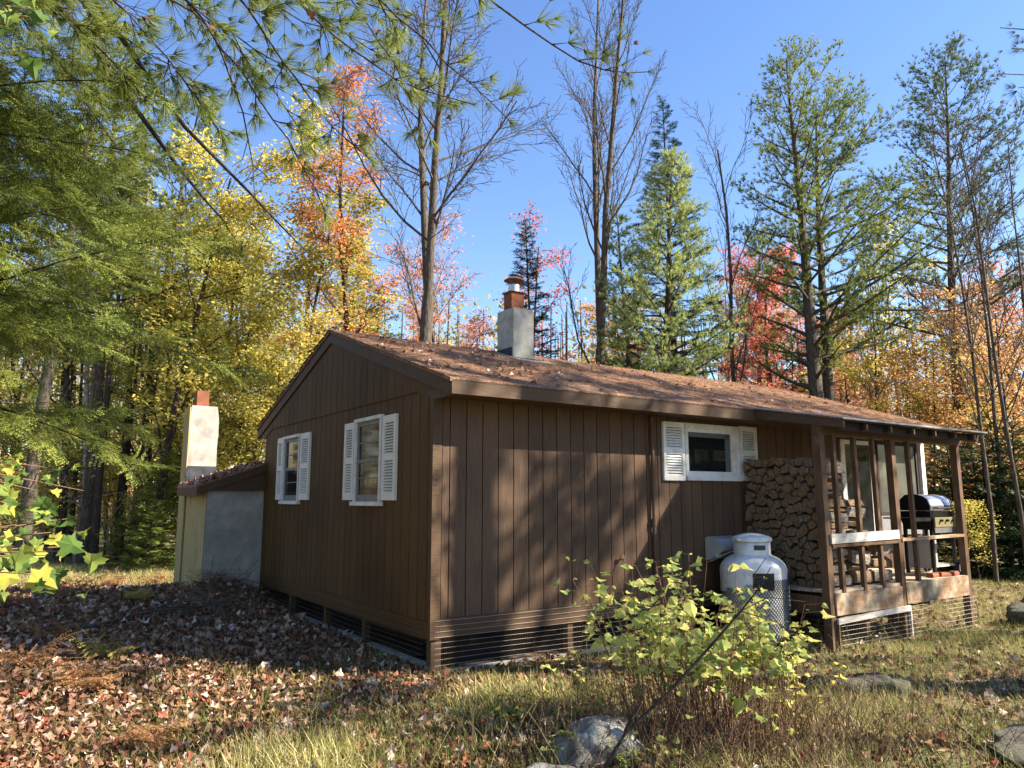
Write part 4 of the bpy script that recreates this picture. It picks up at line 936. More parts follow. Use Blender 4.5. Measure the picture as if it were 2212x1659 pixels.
for i, (u_, Y_, s_) in enumerate(((110, 20, .7), (150, 22.5, .9), (235, 23, .8), (290, 19.8, .55), (335, 21.5, .8), (390, 20, .9), (60, 21, .9), (200, 25, 1.1), (20, 19, .8))): put_tree('blC', u_, Y_, 'low yellow leaved bush at the edge of the wood at left', G+'low at left', sc=s_, mat='yellowgreen' if i % 2 else 'yellow')
# yellow green understory left and behind
for i, (u, Y, s, k, mt) in enumerate(((500, 21, 1.2, 'blB', None), (590, 19, 1.0, 'blA', None), (420, 22, 1.05, 'blA', 'yellow'), (660, 18.5, .78, 'blB', 'yellow'), (545, 24, 1.15, 'blA', None), (330, 25, 1.1, 'blA', None), (250, 27, 1.1, 'blA', 'yellow'), (140, 20, 1.25, 'blA', None), (340, 19, 1.2, 'blA', 'yellow'), (200, 27, 1.35, 'blA', None), (40, 26, 1.1, 'blA', 'yellow'), (700, 23, 1.0, 'blA', 'yellow'), (415, 21, .9, 'blB', None), (570, 18.5, .75, 'blB', 'yellow'), (820, 24, .8, 'blA', 'yellow'), (-80, 25, 1.1, 'blA', None))):
    put_tree(k, u, Y, ('yellow' if mt else 'yellow green')+' leaved small tree crowded left of the cabin roof', G+'left of the roof '+str(mt), sc=s, mat=mt)
for i in range(12):
    u = rF.uniform(-100, 620); Y = rF.uniform(26, 42); put_tree(('spA', 'blA', 'bare', 'pnA')[i % 4], u, Y, ('green hemlock', 'yellow green maple', 'leafless tree', 'tall green pine')[i % 4]+' standing deep in the woods left of the cabin', G+'deep left '+str(i % 4), sc=rF.uniform(.95, 1.35))
# behind the roof
for (u, Y, k, s, mt, lab) in ((1200, 21, 'spB', 1.3, 'hemlock', 'green fir low behind the roof just right of the small spruce'), (1010, 27, 'spA', .75, None, 'green hemlock left of the block chimney above the ridge'), (1345, 24, 'spA', .85, 'spruce', 'dark hemlock touching the left side of the bright pine'), (1590, 24, 'spA', .6, None, 'green hemlock right of the bright pine above the roof'), (1840, 26, 'spA', .6, 'spruce', 'dark hemlock right of the twin pine trunks'), (1120, 32, 'blA', .95, 'pinkred', 'pink maple behind the block chimney'), (1400, 30, 'blA', 1.0, 'goldorange', 'golden maple behind the bright pine'), (800, 22, 'spA', .9, None, 'dark green hemlock below the orange maple crown'), (1060, 30, 'blA', .95, 'pinkred', 'pink maple far behind the block chimney at left'), (900, 30, 'blA', 1.0, 'orange', 'orange maple far behind the tall leafless trunk'), (940, 24, 'blB', .75, 'yellow', 'low yellow tree at the foot of the tall leafless tree'),
                              (1235, 24, 'spA', .62, 'spruce', 'low dark hemlock right of the small spruce'), (1330, 21, 'spB', 1.25, None, 'light green fir below the lush bright pine at left'), (1560, 21, 'spB', 1.2, 'hemlock', 'green fir at the lower right of the lush bright pine'), (1500, 20.5, 'spB', 1.15, None, 'light green fir touching the roof line below the bright pine'), (1250, 33, 'blA', .8, 'yellowgreen', 'yellow green tree low on the horizon right of the chimney'),
                              (1720, 24, 'spA', .72, 'spruce', 'dark hemlock in front of the scarlet maple'), (1100, 26, 'bare', .7, None, 'leafless tree low behind the block chimney'), (730, 26, 'pnA', .8, None, 'pine behind the orange maple'), (1290, 26, 'spA', .8, None, 'hemlock between the forked leafless tree and the bright pine')):
    put_tree(k, u, Y, lab, sc=s, mat=mt)
# right side
for i, (u, Y, s, k, mt, lab) in enumerate(((2010, 22, .9, 'blB', 'yellow', 'bright yellow small tree seen between the last two porch posts'), (2120, 21, 1.0, 'blB', 'goldorange', 'golden orange small tree right of the porch roof end'), (2190, 19, .95, 'blB', 'goldorange', 'orange leaved small tree at the right edge above the boulders'),
      (1870, 23, .85, 'blB', 'yellow', 'yellow small tree right of the twin pine trunks'), (1960, 24, .9, 'blB', 'goldorange', 'orange tree behind the porch roof end'), (2260, 22, 1.0, 'blB', 'goldorange', 'orange tree cut by the right edge behind the saplings'),
      (2130, 17.5, 1.1, 'spB', 'spruce', 'dark green hemlock sapling right of the corner porch post'), (2060, 18.5, 1.0, 'spB', 'spruce', 'dark green hemlock sapling behind the corner porch post'), (2200, 17, 1.05, 'spB', 'spruce', 'darkest hemlock sapling at the right edge of the photo'), (2270, 17.5, 1.1, 'spB', 'hemlock', 'hemlock sapling just past the right edge'),
      (2160, 20, .55, 'spA', 'spruce', 'taller dark hemlock behind the saplings at right'), (2000, 20.5, .5, 'spA', 'hemlock', 'hemlock behind the grill'), (2100, 16.2, .5, 'blC', 'yellow', 'yellow leaved bush low right of the porch'), (1640, 30, 1.0, 'pnA', None, 'pine far behind the scarlet maple'))):
    put_tree(k, u, Y, lab, sc=s, mat=mt)
for i in range(26):
    u = rF.uniform(1580, 2500); Y = rF.uniform(26, 42); k, mt, nm = (('bare', None, 'leafless tree'), ('blA', 'goldorange', 'golden orange maple'), ('bare', None, 'leafless tree'), ('blA', 'pinkred', 'dull red maple'), ('spA', 'hemlock', 'green hemlock'))[i % 5]
    put_tree(k, u, Y, nm+' standing deep in the woods behind the porch', G+'deep right '+nm, sc=rF.uniform(.7, 1.05), mat=mt)
for i in range(14):
    u = rF.uniform(640, 1600); Y = rF.uniform(30, 42); k, mt, nm = (('bare', None, 'leafless tree'), ('blA', 'pinkred', 'pink red maple'), ('spA', None, 'green hemlock'), ('blA', 'orange', 'orange maple'))[i % 4]
    put_tree(k, u, Y, nm+' far behind the cabin roof', G+'behind the roof '+nm, sc=rF.uniform(.55, .85), mat=mt)
# distant woods, one mass that encloses the clearing
def woods():
    rg = np.random.default_rng(77); mb = MB(); n = 120000
    th = rg.uniform(-1.6, 1.6, n)+pi/2; d = rg.uniform(44, 70, n); X = d*np.cos(th); Y = d*np.sin(th)
    H = 12.5+2.2*np.sin(th*9)+2.2*np.sin(th*23+1)+1.5*np.sin(th*57)
    Z = ground(X, Y)+H*rg.random(n)**.8*rg.uniform(.6, 1, n)
    dd = rg.normal(0, 1, (n, 3)); put(mb, [LEAF4], np.column_stack([X, Y, Z]), dd, .38, rg, jit=.6)
    for i in range(700):
        t = rg.uniform(-2.2, 2.2)+pi/2; r_ = rg.uniform(43, 65); x, y = r_*cos(t), r_*sin(t); z = float(ground(x, y)); mb.tube([(x, y, z), (x+rg.normal(0, .2), y, z+13)], [.13, .03], 4, 1)
    tag(mb.build('distant_woods', [M['farwood'], M['barkdark']]), 'mixed autumn woods far beyond the clearing', 'woods', kind='stuff')
M['farwood'] = leafmat('far_foliage', [(.08, .11, .04), (.22, .23, .07), (.44, .38, .14), (.48, .26, .16), (.26, .22, .17), (.42, .34, .18)], .35, clump=.7, cscale=.12)
woods()
# ------------------------------------------------------------------ near hemlock at left
def near_hemlock():
    rg = np.random.default_rng(7); tb = MB(); cr = MB(); H = 9.5
    P = polyl(rg, (0, 0, -.1), (0, 0, 1), H, 12, .01, .0); tb.tube(P, np.linspace(.17, .02, 13), 9); TP = []; TD = []; az = 0
    nb = 150
    for i in range(nb):
        u = (i+.5)/nb; z = 2.15+u*(H-2.4); az += 2.39+rg.normal(0, .3); L_ = (3.3*(1-u)**.55+.3)*rg.uniform(.55, 1.1)
        if cos(az) < -.35 and rg.random() < .6: continue
        f = z/H*12; k = min(int(f), 11); q = P[k]+(P[k+1]-P[k])*(f-k); el = .18+rg.normal(0, .2)
        B = polyl(rg, q, (cos(az)*cos(el), sin(az)*cos(el), sin(el)), L_, 7, .05, -.06); tb.tube(B, np.linspace(.008+.012*(1-u), .003, 8), 5)
        n = int(L_/.085)
        for s in range(n):
            g = .18+.82*(s+.5)/n; ff = min(g, .999)*7; k = int(ff); c = B[k]+(B[k+1]-B[k])*(ff-k); dd = norm(B[k+1]-B[k]); sg = 1 if s % 2 else -1
            side = np.array([-dd[1], dd[0], 0])*sg; a = rg.uniform(.6, 1.05); d2 = norm(dd*cos(a)+side*sin(a)+np.array([0, 0, rg.normal(-.08, .26)])); l2 = (1.02-g)*L_*.32+.16
            tb.tube([c, c+d2*l2*.9], [.003, .0015], 3)
            m = max(2, int(l2/.13))
            for j in range(m):
                TP.append(c+d2*l2*(j/m)); b = rg.uniform(-.7, .7); TD.append(norm(d2+np.cross(d2, (0, 0, 1))*b*(j < m-1)+np.array([0, 0, rg.normal(-.05, .08)])))
    put(cr, SPR_NEAR, TP, TD, .27, rg, jit=.55); return tb, cr
HB = np.array([-5.45, 5.7, 0.]); HB[2] = ground(HB[0], HB[1])
o_ = near_hemlock(); th_ = tree_thing('hemlock_tree', o_[0], o_[1], M['barkdark'], M['hemlock'], HB, 'big near hemlock whose drooping green boughs fill the upper left', 'tree', rz=.4)
# ------------------------------------------------------------------ white pine whose limbs hang in from above
def over_pine():
    rg = np.random.default_rng(31); tb = MB(); cr = MB(); TP = []; TD = []
    B0 = np.array([-4.6, 2.0, 0.]); top = B0+np.array([.6, .9, 11.0])
    Pt = np.array([B0+(top-B0)*t+np.array([.15*sin(t*5), 0, 0]) for t in np.linspace(0, 1, 14)]); tb.tube(Pt, np.linspace(.28, .05, 14), 10)
    def limb(pts, r0, tuft=1.0, nsub=10, sublen=.5, start=.25, origin=True, density=1.0):
        pts = np.array([at(*p) for p in pts])
        if origin:
            k = np.argmin(np.abs(Pt[:, 2]-(pts[0][2]-.8))); pts = np.vstack([[Pt[k]], [Pt[k]*.45+pts[0]*.55+np.array([0, 0, .25])], pts])
        # resample smooth
        d = np.r_[0, np.cumsum(np.linalg.norm(np.diff(pts, axis=0), axis=1))]; t = np.linspace(0, d[-1], 26)
        Q = np.column_stack([np.interp(t, d, pts[:, i]) for i in range(3)])
        for _ in range(3): Q[1:-1] = (Q[:-2]+2*Q[1:-1]+Q[2:])/4
        Q += np.r_[[np.zeros(3)], rg.normal(0, .008, (24, 3)), [np.zeros(3)]]
        tb.tube(Q, np.linspace(r0, .004, 26) if tuft > 0 else r0*(1-np.linspace(0, .97, 26)**3), 6)
        if tuft <= 0: 
            for s in range(nsub):
                k = rg.integers(6, 25); dd = norm(rg.normal(0, 1, 3)+np.array([.3, 0, -.3])); e = Q[k]+dd*rg.uniform(.12, sublen); tb.tube([Q[k], (Q[k]+e)/2+rg.normal(0, .02, 3), e], [.004, .003, .002], 3)
            return
        for s in range(nsub):
            g = start+(1-start)*(s+rg.random())/nsub; f = g*25; k = min(int(f), 24); c = Q[k]; dd = norm(Q[min(k+1, 25)]-Q[max(k-1, 0)])
            d2 = norm(rot_to(dd, rg.uniform(.45, .95), rg.uniform(0, 6.28))*np.array([1, 1, .7])); l2 = sublen*rg.uniform(.4, 1.1)*(1.2-g)
            S2 = polyl(rg, c, d2, l2, 5, .10, .02); tb.tube(S2, np.linspace(.006, .002, 6), 4)
            TP.append(S2[-1]); TD.append(norm(S2[-1]-S2[-2]))
            for j in range(int(3.4*density*max(1, l2/.22))):
                kk = rg.integers(1, 6); d3 = norm(norm(S2[kk]-S2[kk-1])+rg.normal(0, .55, 3)); e = S2[kk]+d3*rg.uniform(.06, .2); tb.tube([S2[kk], e], [.003, .002], 3); TP.append(e); TD.append(norm(d3+rg.normal(0, .1, 3)))
        TP.append(Q[-1]); TD.append(norm(Q[-1]-Q[-2]))
    limb([(1010, -60, 4.8), (1120, 55, 5.0), (1230, 125, 5.2), (1300, 165, 5.4), (1400, 155, 5.7)], .020, 1, 17, .55, .28)
    limb([(780, -60, 4.6), (860, 40, 4.8), (960, 130, 5.1), (1050, 200, 5.3), (1100, 260, 5.5)], .016, 1, 15, .5, .3)
    limb([(560, -80, 4.6), (700, 60, 4.9), (800, 150, 5.1), (910, 200, 5.3), (1020, 225, 5.5)], .018, 1, 22, .6, .25, density=1.2)
    limb([(480, -80, 4.3), (560, 60, 4.6), (640, 170, 4.9), (700, 260, 5.2), (800, 345, 5.5)], .016, 1, 20, .55, .3, density=1.2)
    limb([(380, -60, 4.3), (460, 80, 4.6), (540, 180, 4.9), (640, 330, 5.2), (700, 450, 5.6)], .014, 1, 16, .5, .35)
    limb([(640, -60, 4.9), (760, 0, 5.2), (880, 40, 5.4), (960, 60, 5.7)], .014, 1, 20, .6, .25, density=1.3)
    limb([(420, -90, 5.4), (560, 0, 5.7), (690, 60, 6.0), (800, 90, 6.2)], .014, 1, 22, .6, .25, density=1.4)
    limb([(300, -90, 5.0), (430, 30, 5.3), (560, 120, 5.6), (680, 170, 5.9)], .014, 1, 22, .6, .25, density=1.4)
    limb([(200, -60, 4.6), (300, 60, 4.8), (400, 170, 5.1), (480, 300, 5.5)], .012, 1, 24, .6, .25, density=1.4)
    limb([(330, -90, 5.6), (480, 60, 5.9), (600, 200, 6.2), (680, 330, 6.5)], .013, 1, 28, .65, .25, density=1.5)
    limb([(540, -90, 5.8), (680, 30, 6.0), (800, 110, 6.3), (900, 150, 6.5)], .013, 1, 28, .65, .25, density=1.4)
    limb([(120, -60, 5.0), (220, 60, 5.2), (330, 120, 5.4), (450, 190, 5.7)], .012, 1, 24, .6, .25, density=1.4)
    limb([(60, -60, 4.4), (140, 40, 4.7), (230, 110, 5.0), (330, 230, 5.3)], .012, 1, 26, .6, .2, density=1.4)
    limb([(700, -90, 5.4), (780, 30, 5.6), (850, 120, 5.8), (930, 300, 6.0)], .012, 1, 24, .55, .2, density=1.2)
    limb([(-20, -40, 5.2), (60, 60, 5.4), (170, 190, 5.7), (260, 330, 6.0)], .012, 1, 26, .6, .2, density=1.4)
    limb([(470, 40, 4.8), (500, 170, 4.9), (545, 300, 5.0), (560, 430, 5.1), (535, 540, 5.2)], .010, 0, 26, .35)
    limb([(180, 60, 6.6), (280, 230, 6.9), (380, 350, 7.2), (440, 420, 7.4), (510, 520, 7.6)], .042, 0, 60, .9)
    limb([(240, 40, 7.2), (330, 190, 7.4), (440, 320, 7.7), (540, 420, 8.0), (680, 560, 8.4)], .036, 0, 60, .9)
    put(cr, TUFTF, TP, TD, .155, rg, jit=1.)
    dl = MB(); k = rg.integers(0, len(TP), 150); A_ = np.array(TP)[k]; A_ = A_+rg.normal(0, .05, A_.shape); dd = rg.normal(0, 1, (150, 3)); dd[:, 2] -= 1
    put(dl, [MAPLE2, MAPLE3], A_, dd, .062, rg, jit=1.)
    return tb, cr, dl
o_ = over_pine(); op_ = tree_thing('white_pine_tree', o_[0], o_[1], M['barkdark'], M['pineneedle'], (0, 0, 0), 'near white pine whose long needled limbs hang down from the top edge', 'tree'); o_[2].build('caught_leaves', M['litterdark'], op_, label='brown fallen leaves caught in the pine twigs')
# twigs of the pine tip at the right edge
def right_tip():
    rg = np.random.default_rng(5); tb = MB(); cr = MB(); TP = []; TD = []
    b = at(2420, 60, 6.5); g = np.array([b[0]+1.6, b[1], 0.]); tb.tube([g, g+(0, 0, b[2]*.6), g+(0, 0, b[2]*1.5)], [.2, .16, .08], 9)
    q0 = g+(0, 0, b[2]*.95)
    for (u, v) in ((2160, 60), (2185, 105), (2170, 160), (2200, 190), (2240, 30)):
        e = at(u, v, 6.5+rg.normal(0, .2)); m_ = (q0+e)/2+rg.normal(0, .1, 3); P = np.array([q0, m_, e]); tb.tube(P, [.02, .012, .004], 5)
        for j in range(16):
            t = rg.uniform(.55, 1); p = m_+(e-m_)*(t-.5)*2; dd = norm(norm(e-m_)+rg.normal(0, .5, 3)); TP.append(p+dd*.08); TD.append(dd)
    put(cr, TUFTF, TP, TD, .11, rg, jit=1.); return tb, cr
o_ = right_tip(); tree_thing('white_pine_tree', o_[0], o_[1], M['bark'], M['pineblue'], (0, 0, 0), 'pine with dark needle tips just entering at the upper right corner', 'tree')
# ------------------------------------------------------------------ unseen trees at right: near ones throw dappled shade, far ones added for reflections
shade = [('pnA', 12.5, 6.2, 1.4), ('pnA', 15.2, 8.9, 1.35), ('bare', 10.6, 4.6, .9), ('bare', 11, 7.4, .9), ('blA', 28, 4, 1.2), ('blA', 30, -2, 1.2), ('spA', 26, 9, 1.1), ('blA', 26, 1, 1.1), ('spA', 31, 6, 1.2), ('blA', 24, -6, 1.2), ('blA', 29, 11, 1.2), ('pnA', 33, 1, 1.1)]
for i, (k, x, y, s) in enumerate(shade):
    put_tree(k, 0, y, 'tree of the wood to the right of the porch outside the frame', G+'right of the porch', sc=s, X=x, rz=i*1.3)
for k, (r, ks) in protos.items():
    if k not in used:
        for c in ks: bpy.data.objects.remove(c)
        bpy.data.objects.remove(r)
exec_ground = True
# ------------------------------------------------------------------ leaf litter, grass
def inside(X, Y, m=.0):
    a = (X-C0[0])*AX[0]+(Y-C0[1])*AX[1]; b = (X-C0[0])*BX[0]+(Y-C0[1])*BX[1]
    r = (a > -m) & (a < L+m) & (b > -m) & (b < Wd+m)
    r |= (a > -1.0) & (a < .1) & (b > Wd) & (b < 7.7)
    return r, a, b
def sample(rg, n, y0=2.6, y1=20, p=1.6, wx=.78):
    Y = y0+(y1-y0)*rg.random(n)**p; X = rg.uniform(-wx, wx, n)*Y; return X, Y
def litter():
    rg = np.random.default_rng(12); mb = MB()
    X, Y = sample(rg, 62000, 2.4, 17, 1.35)
    ins, a, b = inside(X, Y)
    # dense at left and near the gable, thin in the grass at right
    dens = 1/(1+np.exp((X-(-1.5-.10*(Y-4)))*1.6))*.95+.16
    dens *= 1-.85*((Y > 14.3) & (X < -3))
    dens = np.maximum(dens, .85*((a < 0) & (a > -3.5) & (b > -.6) & (b < 9)))
    patch_ = .5+.5*np.sin(X*1.9+Y*1.1)*np.sin(Y*1.7-X*.6); dens *= .55+.6*patch_
    dens *= .72; keep = (~ins) & (rg.random(len(X)) < dens); X, Y = X[keep], Y[keep]; n = len(X)
    Z = ground(X, Y)+rg.uniform(.008, .05, n)
    d = rg.normal(0, 1, (n, 3)); d[:, 2] *= .6
    near = Y < 8
    P = np.column_stack([X, Y, Z])
    put(mb, [MAPLE, MAPLE2, MAPLE3], P[near], d[near], .060, rg, jit=.7)
    put(mb, [MAPLE3, LEAF4, MAPLE2], P[~near], d[~near], .075, rg, jit=.5)
    tag(mb.build('fallen_leaves', M['litter']), 'fallen maple leaves covering the ground', 'leaves', kind='stuff')
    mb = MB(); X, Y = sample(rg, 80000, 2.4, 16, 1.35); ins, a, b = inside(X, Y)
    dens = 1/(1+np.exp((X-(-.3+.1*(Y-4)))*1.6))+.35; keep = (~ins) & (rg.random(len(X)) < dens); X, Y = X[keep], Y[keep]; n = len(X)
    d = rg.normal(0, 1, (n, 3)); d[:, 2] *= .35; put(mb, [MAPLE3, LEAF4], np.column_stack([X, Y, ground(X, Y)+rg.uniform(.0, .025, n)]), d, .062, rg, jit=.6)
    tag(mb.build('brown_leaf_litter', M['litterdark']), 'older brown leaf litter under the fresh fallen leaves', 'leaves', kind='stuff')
litter()
BL1 = (np.array([(0, -.020, 0), (0, .020, 0), (.12, -.015, .5), (.12, .015, .5), (.42, 0, .9)]), np.array([(0, 1, 3), (0, 3, 2), (2, 3, 4)]))
BL2 = (np.array([(0, -.018, 0), (0, .018, 0), (.04, -.014, .55), (.04, .014, .55), (.16, 0, 1.0)]), np.array([(0, 1, 3), (0, 3, 2), (2, 3, 4)]))
BL3 = (np.array([(0, -.016, 0), (0, .016, 0), (.30, -.012, .42), (.30, .012, .42), (.85, 0, .55)]), np.array([(0, 1, 3), (0, 3, 2), (2, 3, 4)]))
def grass_field(name, n, y0, y1, densf, size, mat, lab, seed, clump=.12):
    rg = np.random.default_rng(seed); mb = MB(); m = n//9
    X, Y = sample(rg, m, y0, y1, 1.4); dens, sz = densf(X, Y); ins, a, b = inside(X, Y, .0)
    k = (~ins) & (rg.random(m) < dens); X, Y, sz = X[k], Y[k], sz[k]
    X = np.repeat(X, 9)+rg.normal(0, clump, len(X)*9); Y = np.repeat(Y, 9)+rg.normal(0, clump, len(Y)*9); sz = np.repeat(sz, 9)
    ins, a, b = inside(X, Y, -.02); X, Y, sz = X[~ins], Y[~ins], sz[~ins]; n = len(X)
    th = rg.uniform(0, 2*pi, n); ca, sa = np.cos(th), np.sin(th); tl = rg.normal(0, .5, n)
    R_ = np.zeros((n, 3, 3)); R_[:, 0, 0] = ca; R_[:, 1, 0] = sa; R_[:, 0, 1] = -sa; R_[:, 1, 1] = ca; R_[:, 0, 2] = np.sin(tl); R_[:, 2, 2] = np.cos(tl)
    P = np.column_stack([X, Y, ground(X, Y)-.005]); kk = rg.integers(0, 3, n); S_ = size*sz*rg.uniform(.5, 1.35, n)
    for i, t in enumerate((BL1, BL2, BL3)):
        s = kk == i; mb.scatter(t[0]*np.array([1, .9*.12/size*1.0, 1]), t[1], P[s], R_[s], S_[s])
    tag(mb.build(name, mat), lab, 'grass', kind='stuff')
def d_dry(X, Y):
    r = 1/(1+np.exp(-(X-(-.7+.05*Y))*1.1))*(1-.6*np.exp(-((X+.3)**2/1.5+(Y-6)**2/2))); ins, a, b = inside(X, Y)
    tuftp = np.exp(-((X+1.35)**2/.22+(Y-4.8)**2/.20))*1.2+np.exp(-((X+.2)**2/.5+(Y-6.3)**2/.3))*.8
    far = ((X < -1) & (Y > 14.3) & (Y < 19.5))*1.2; rt = ((a > 5) & (b < 2) & (Y > 8))*.7
    n = .55+.45*np.sin(X*2.3+1)*np.cos(Y*1.9)
    return np.clip(r*.85*n+tuftp+far+rt+.05, 0, 1), np.clip(.75+.5*n+tuftp*.7+far*.3, .4, 2.0)
def d_green(X, Y):
    g = np.exp(-((X+.8)**2/3.2+(Y-5.6)**2/2.4))+.5/(1+np.exp(-(X-.5)*2)); n = .5+.5*np.sin(X*3.1)*np.cos(Y*2.7+1)
    g = g+.42*((X > -4.2) & (X < 0) & (Y < 8))
    return np.clip(g*n+.04, 0, 1), np.full(len(X), 1.)
grass_field('dry_grass', 360000, 2.6, 19, d_dry, .095, M['grass'], 'dry golden grass on the open ground', 51, .10)
grass_field('green_grass', 200000, 2.8, 14, d_green, .085, M['grassgreen'], 'short green grass near the cabin corner', 52, .08)
def tall_grass():
    rg = np.random.default_rng(9); mb = MB()
    for c in range(150):
        if c % 3 == 0: X = rg.uniform(.6, 3.6); Y = rg.uniform(3.6, 7.0)
        elif c % 3 == 1: X = rg.uniform(2.4, 6.5); Y = X/.68+rg.uniform(.2, 3.5)
        else: X = rg.uniform(-1.8, 1.); Y = rg.uniform(4.1, 6.0)
        ins, a, b = inside(np.array([X]), np.array([Y]))
        if ins[0] or (b[0] > -.25 and -.25 < a[0] < 9): continue
        for k in range(rg.integers(3, 9)):
            p = np.array([X+rg.normal(0, .05), Y+rg.normal(0, .05), 0]); p[2] = ground(p[0], p[1]); h = rg.uniform(.18, .46)
            P = polyl(rg, p, (rg.normal(-.15, .35), rg.normal(0, .3), 1), h, 6, .09, -.09); mb.tube(P, np.linspace(.0016, .0008, 7), 3)
            for j in range(3): mb.tube([P[-1-j], P[-1-j]+rg.normal(0, .008, 3)+np.array([0, 0, .012])], [.003, .001], 3)
    tag(mb.build('seeding_grass', M['grass']), 'tall dry seed stalks of grass', 'grass', kind='stuff')
tall_grass()
# needles and leaves lying on the roof
def roof_litter():
    rg = np.random.default_rng(19); n = 60000; x = rg.uniform(-.05, 9.4, n); y = -.43+3.2*rg.random(n); mb = MB()
    keep = (.5+.5*np.sin(x*1.7+y*3)*np.cos(y*2.2-x*.8)+rg.normal(0, .4, n)+(y > 0)*.3 > .1); x, y = x[keep], y[keep]
    nrm = norm(np.array([0, -SL, 1.])); P = np.column_stack([x, y, RZ-SL*np.abs(y-Wd/2)+rg.uniform(.004, .018, len(x))])
    th = rg.uniform(0, 6.28, len(x)); d = np.column_stack([np.cos(th), np.sin(th), SL*np.sin(th)+rg.normal(0, .12, len(x))])
    N1 = (np.array([(0, -.02, 0), (0, .02, 0), (1, 0, 0)]), np.array([(0, 1, 2)])); put(mb, [N1], P, d, .095, rg, updir=nrm, jit=.5)
    m_ = 5000; x = rg.uniform(4.42, 7.85, m_); y = rg.uniform(PE, -OV, m_); th = rg.uniform(0, 6.28, m_)
    put(mb, [N1], np.column_stack([x, y, 2.765+(y+OV)*.185+rg.uniform(.004, .015, m_)]), np.column_stack([np.cos(th), np.sin(th), .18*np.sin(th)]), .095, rg, jit=.5)
    o = mb.build('pine_needle_litter', M['deadneedle']); o.location = C0; o.rotation_euler = (0, 0, TH); tag(o, 'rust brown pine needles lying on the cabin roof', 'pine needles', kind='stuff')
    mb = MB(); n = 260; x = np.where(rg.random(n) < .5, rg.uniform(-.05, 2.2, n), rg.uniform(-.05, 9.3, n)); y = -.4+3.2*rg.random(n); th = rg.uniform(0, 6.28, n)
    P = np.column_stack([x, y, RZ-SL*np.abs(y-Wd/2)+rg.uniform(.015, .03, n)]); d = np.column_stack([np.cos(th), np.sin(th), SL*np.sin(th)])
    put(mb, [MAPLE, MAPLE2, MAPLE3], P, d, .06, rg, updir=nrm, jit=.5)
    n = 500; x = rg.uniform(-1.03, -.02, n); y = rg.uniform(Wd-.05, 7.1, n); th = rg.uniform(0, 6.28, n)
    put(mb, [MAPLE3, MAPLE2], np.column_stack([x, y, 2.20+x*.36+rg.uniform(.005, .03, n)]), np.column_stack([np.cos(th), np.sin(th), .3*np.cos(th)]), .07, rg, jit=.35)
    n = 120; x = rg.uniform(4.6, 7.6, n); y = rg.uniform(-1.3, -.1, n); th = rg.uniform(0, 6.28, n)
    o = mb.build('roof_leaves', M['litter']); o.location = C0; o.rotation_euler = (0, 0, TH); tag(o, 'fallen leaves scattered on the cabin roof', 'leaves', kind='stuff')
roof_litter()
# ------------------------------------------------------------------ rocks
def rock(seed, loc, size, mat, lab, rz=0.):
    rg = np.random.default_rng(seed); n, m_ = 90, 50; V = []
    ph = rg.uniform(0, 6.28, (22, 3)); fr = rg.normal(0, 1, (22, 3))*np.array([1.5]*3+[3]*4+[7]*5+[16]*10)[:, None]; am = np.array([.15]*3+[.07]*4+[.022]*5+[.006]*10)
    for i in range(m_+1):
        for j in range(n):
            t, p = pi*i/m_, 2*pi*j/n; d = np.array([sin(t)*cos(p), sin(t)*sin(p), cos(t)]); r_ = 1+(am*np.sin((fr*d).sum(1)*1.0+ph[:, 0])).sum()
            q = np.sign(d)*np.abs(d)**.8*r_; V.append(q*np.array(size)/2)
    F = [(i*n+j, (i+1)*n+j, (i+1)*n+(j+1) % n, i*n+(j+1) % n) for i in range(m_) for j in range(n)]
    mb = MB(); mb.add(V, F); o = mb.build('rock', mat, smooth=True); X, Y = loc; o.location = (X, Y, float(ground(X, Y))+size[2]*.06); o.rotation_euler = (0, 0, rz); tag(o, lab, 'rock')
rock(1, (.58, 5.15), (.72, .45, .42), M['rock'], 'lichen covered rock at the foot of the yellow green shrub', .35)
rock(2, (.26, 4.62), (.34, .26, .20), M['rock'], 'small grey rock at the bottom edge below the lichen rock', .1)
rock(3, (3.22, 6.95), (.50, .34, .26), M['rockdark'], 'dark mossy rock in the grass before the porch', -.3)
rock(4, (3.5, 5.1), (.85, .7, .24), M['rockdark'], 'flat grey rock in the grass at the bottom right corner', .2)
rock(5, (7.75, 11.2), (.8, .6, .55), M['rockdark'], 'upper dark boulder at the right edge beyond the porch', .3)
rock(6, (7.3, 10.5), (.95, .6, .36), M['rockdark'], 'lower dark boulder at the right edge beyond the porch', -.2)
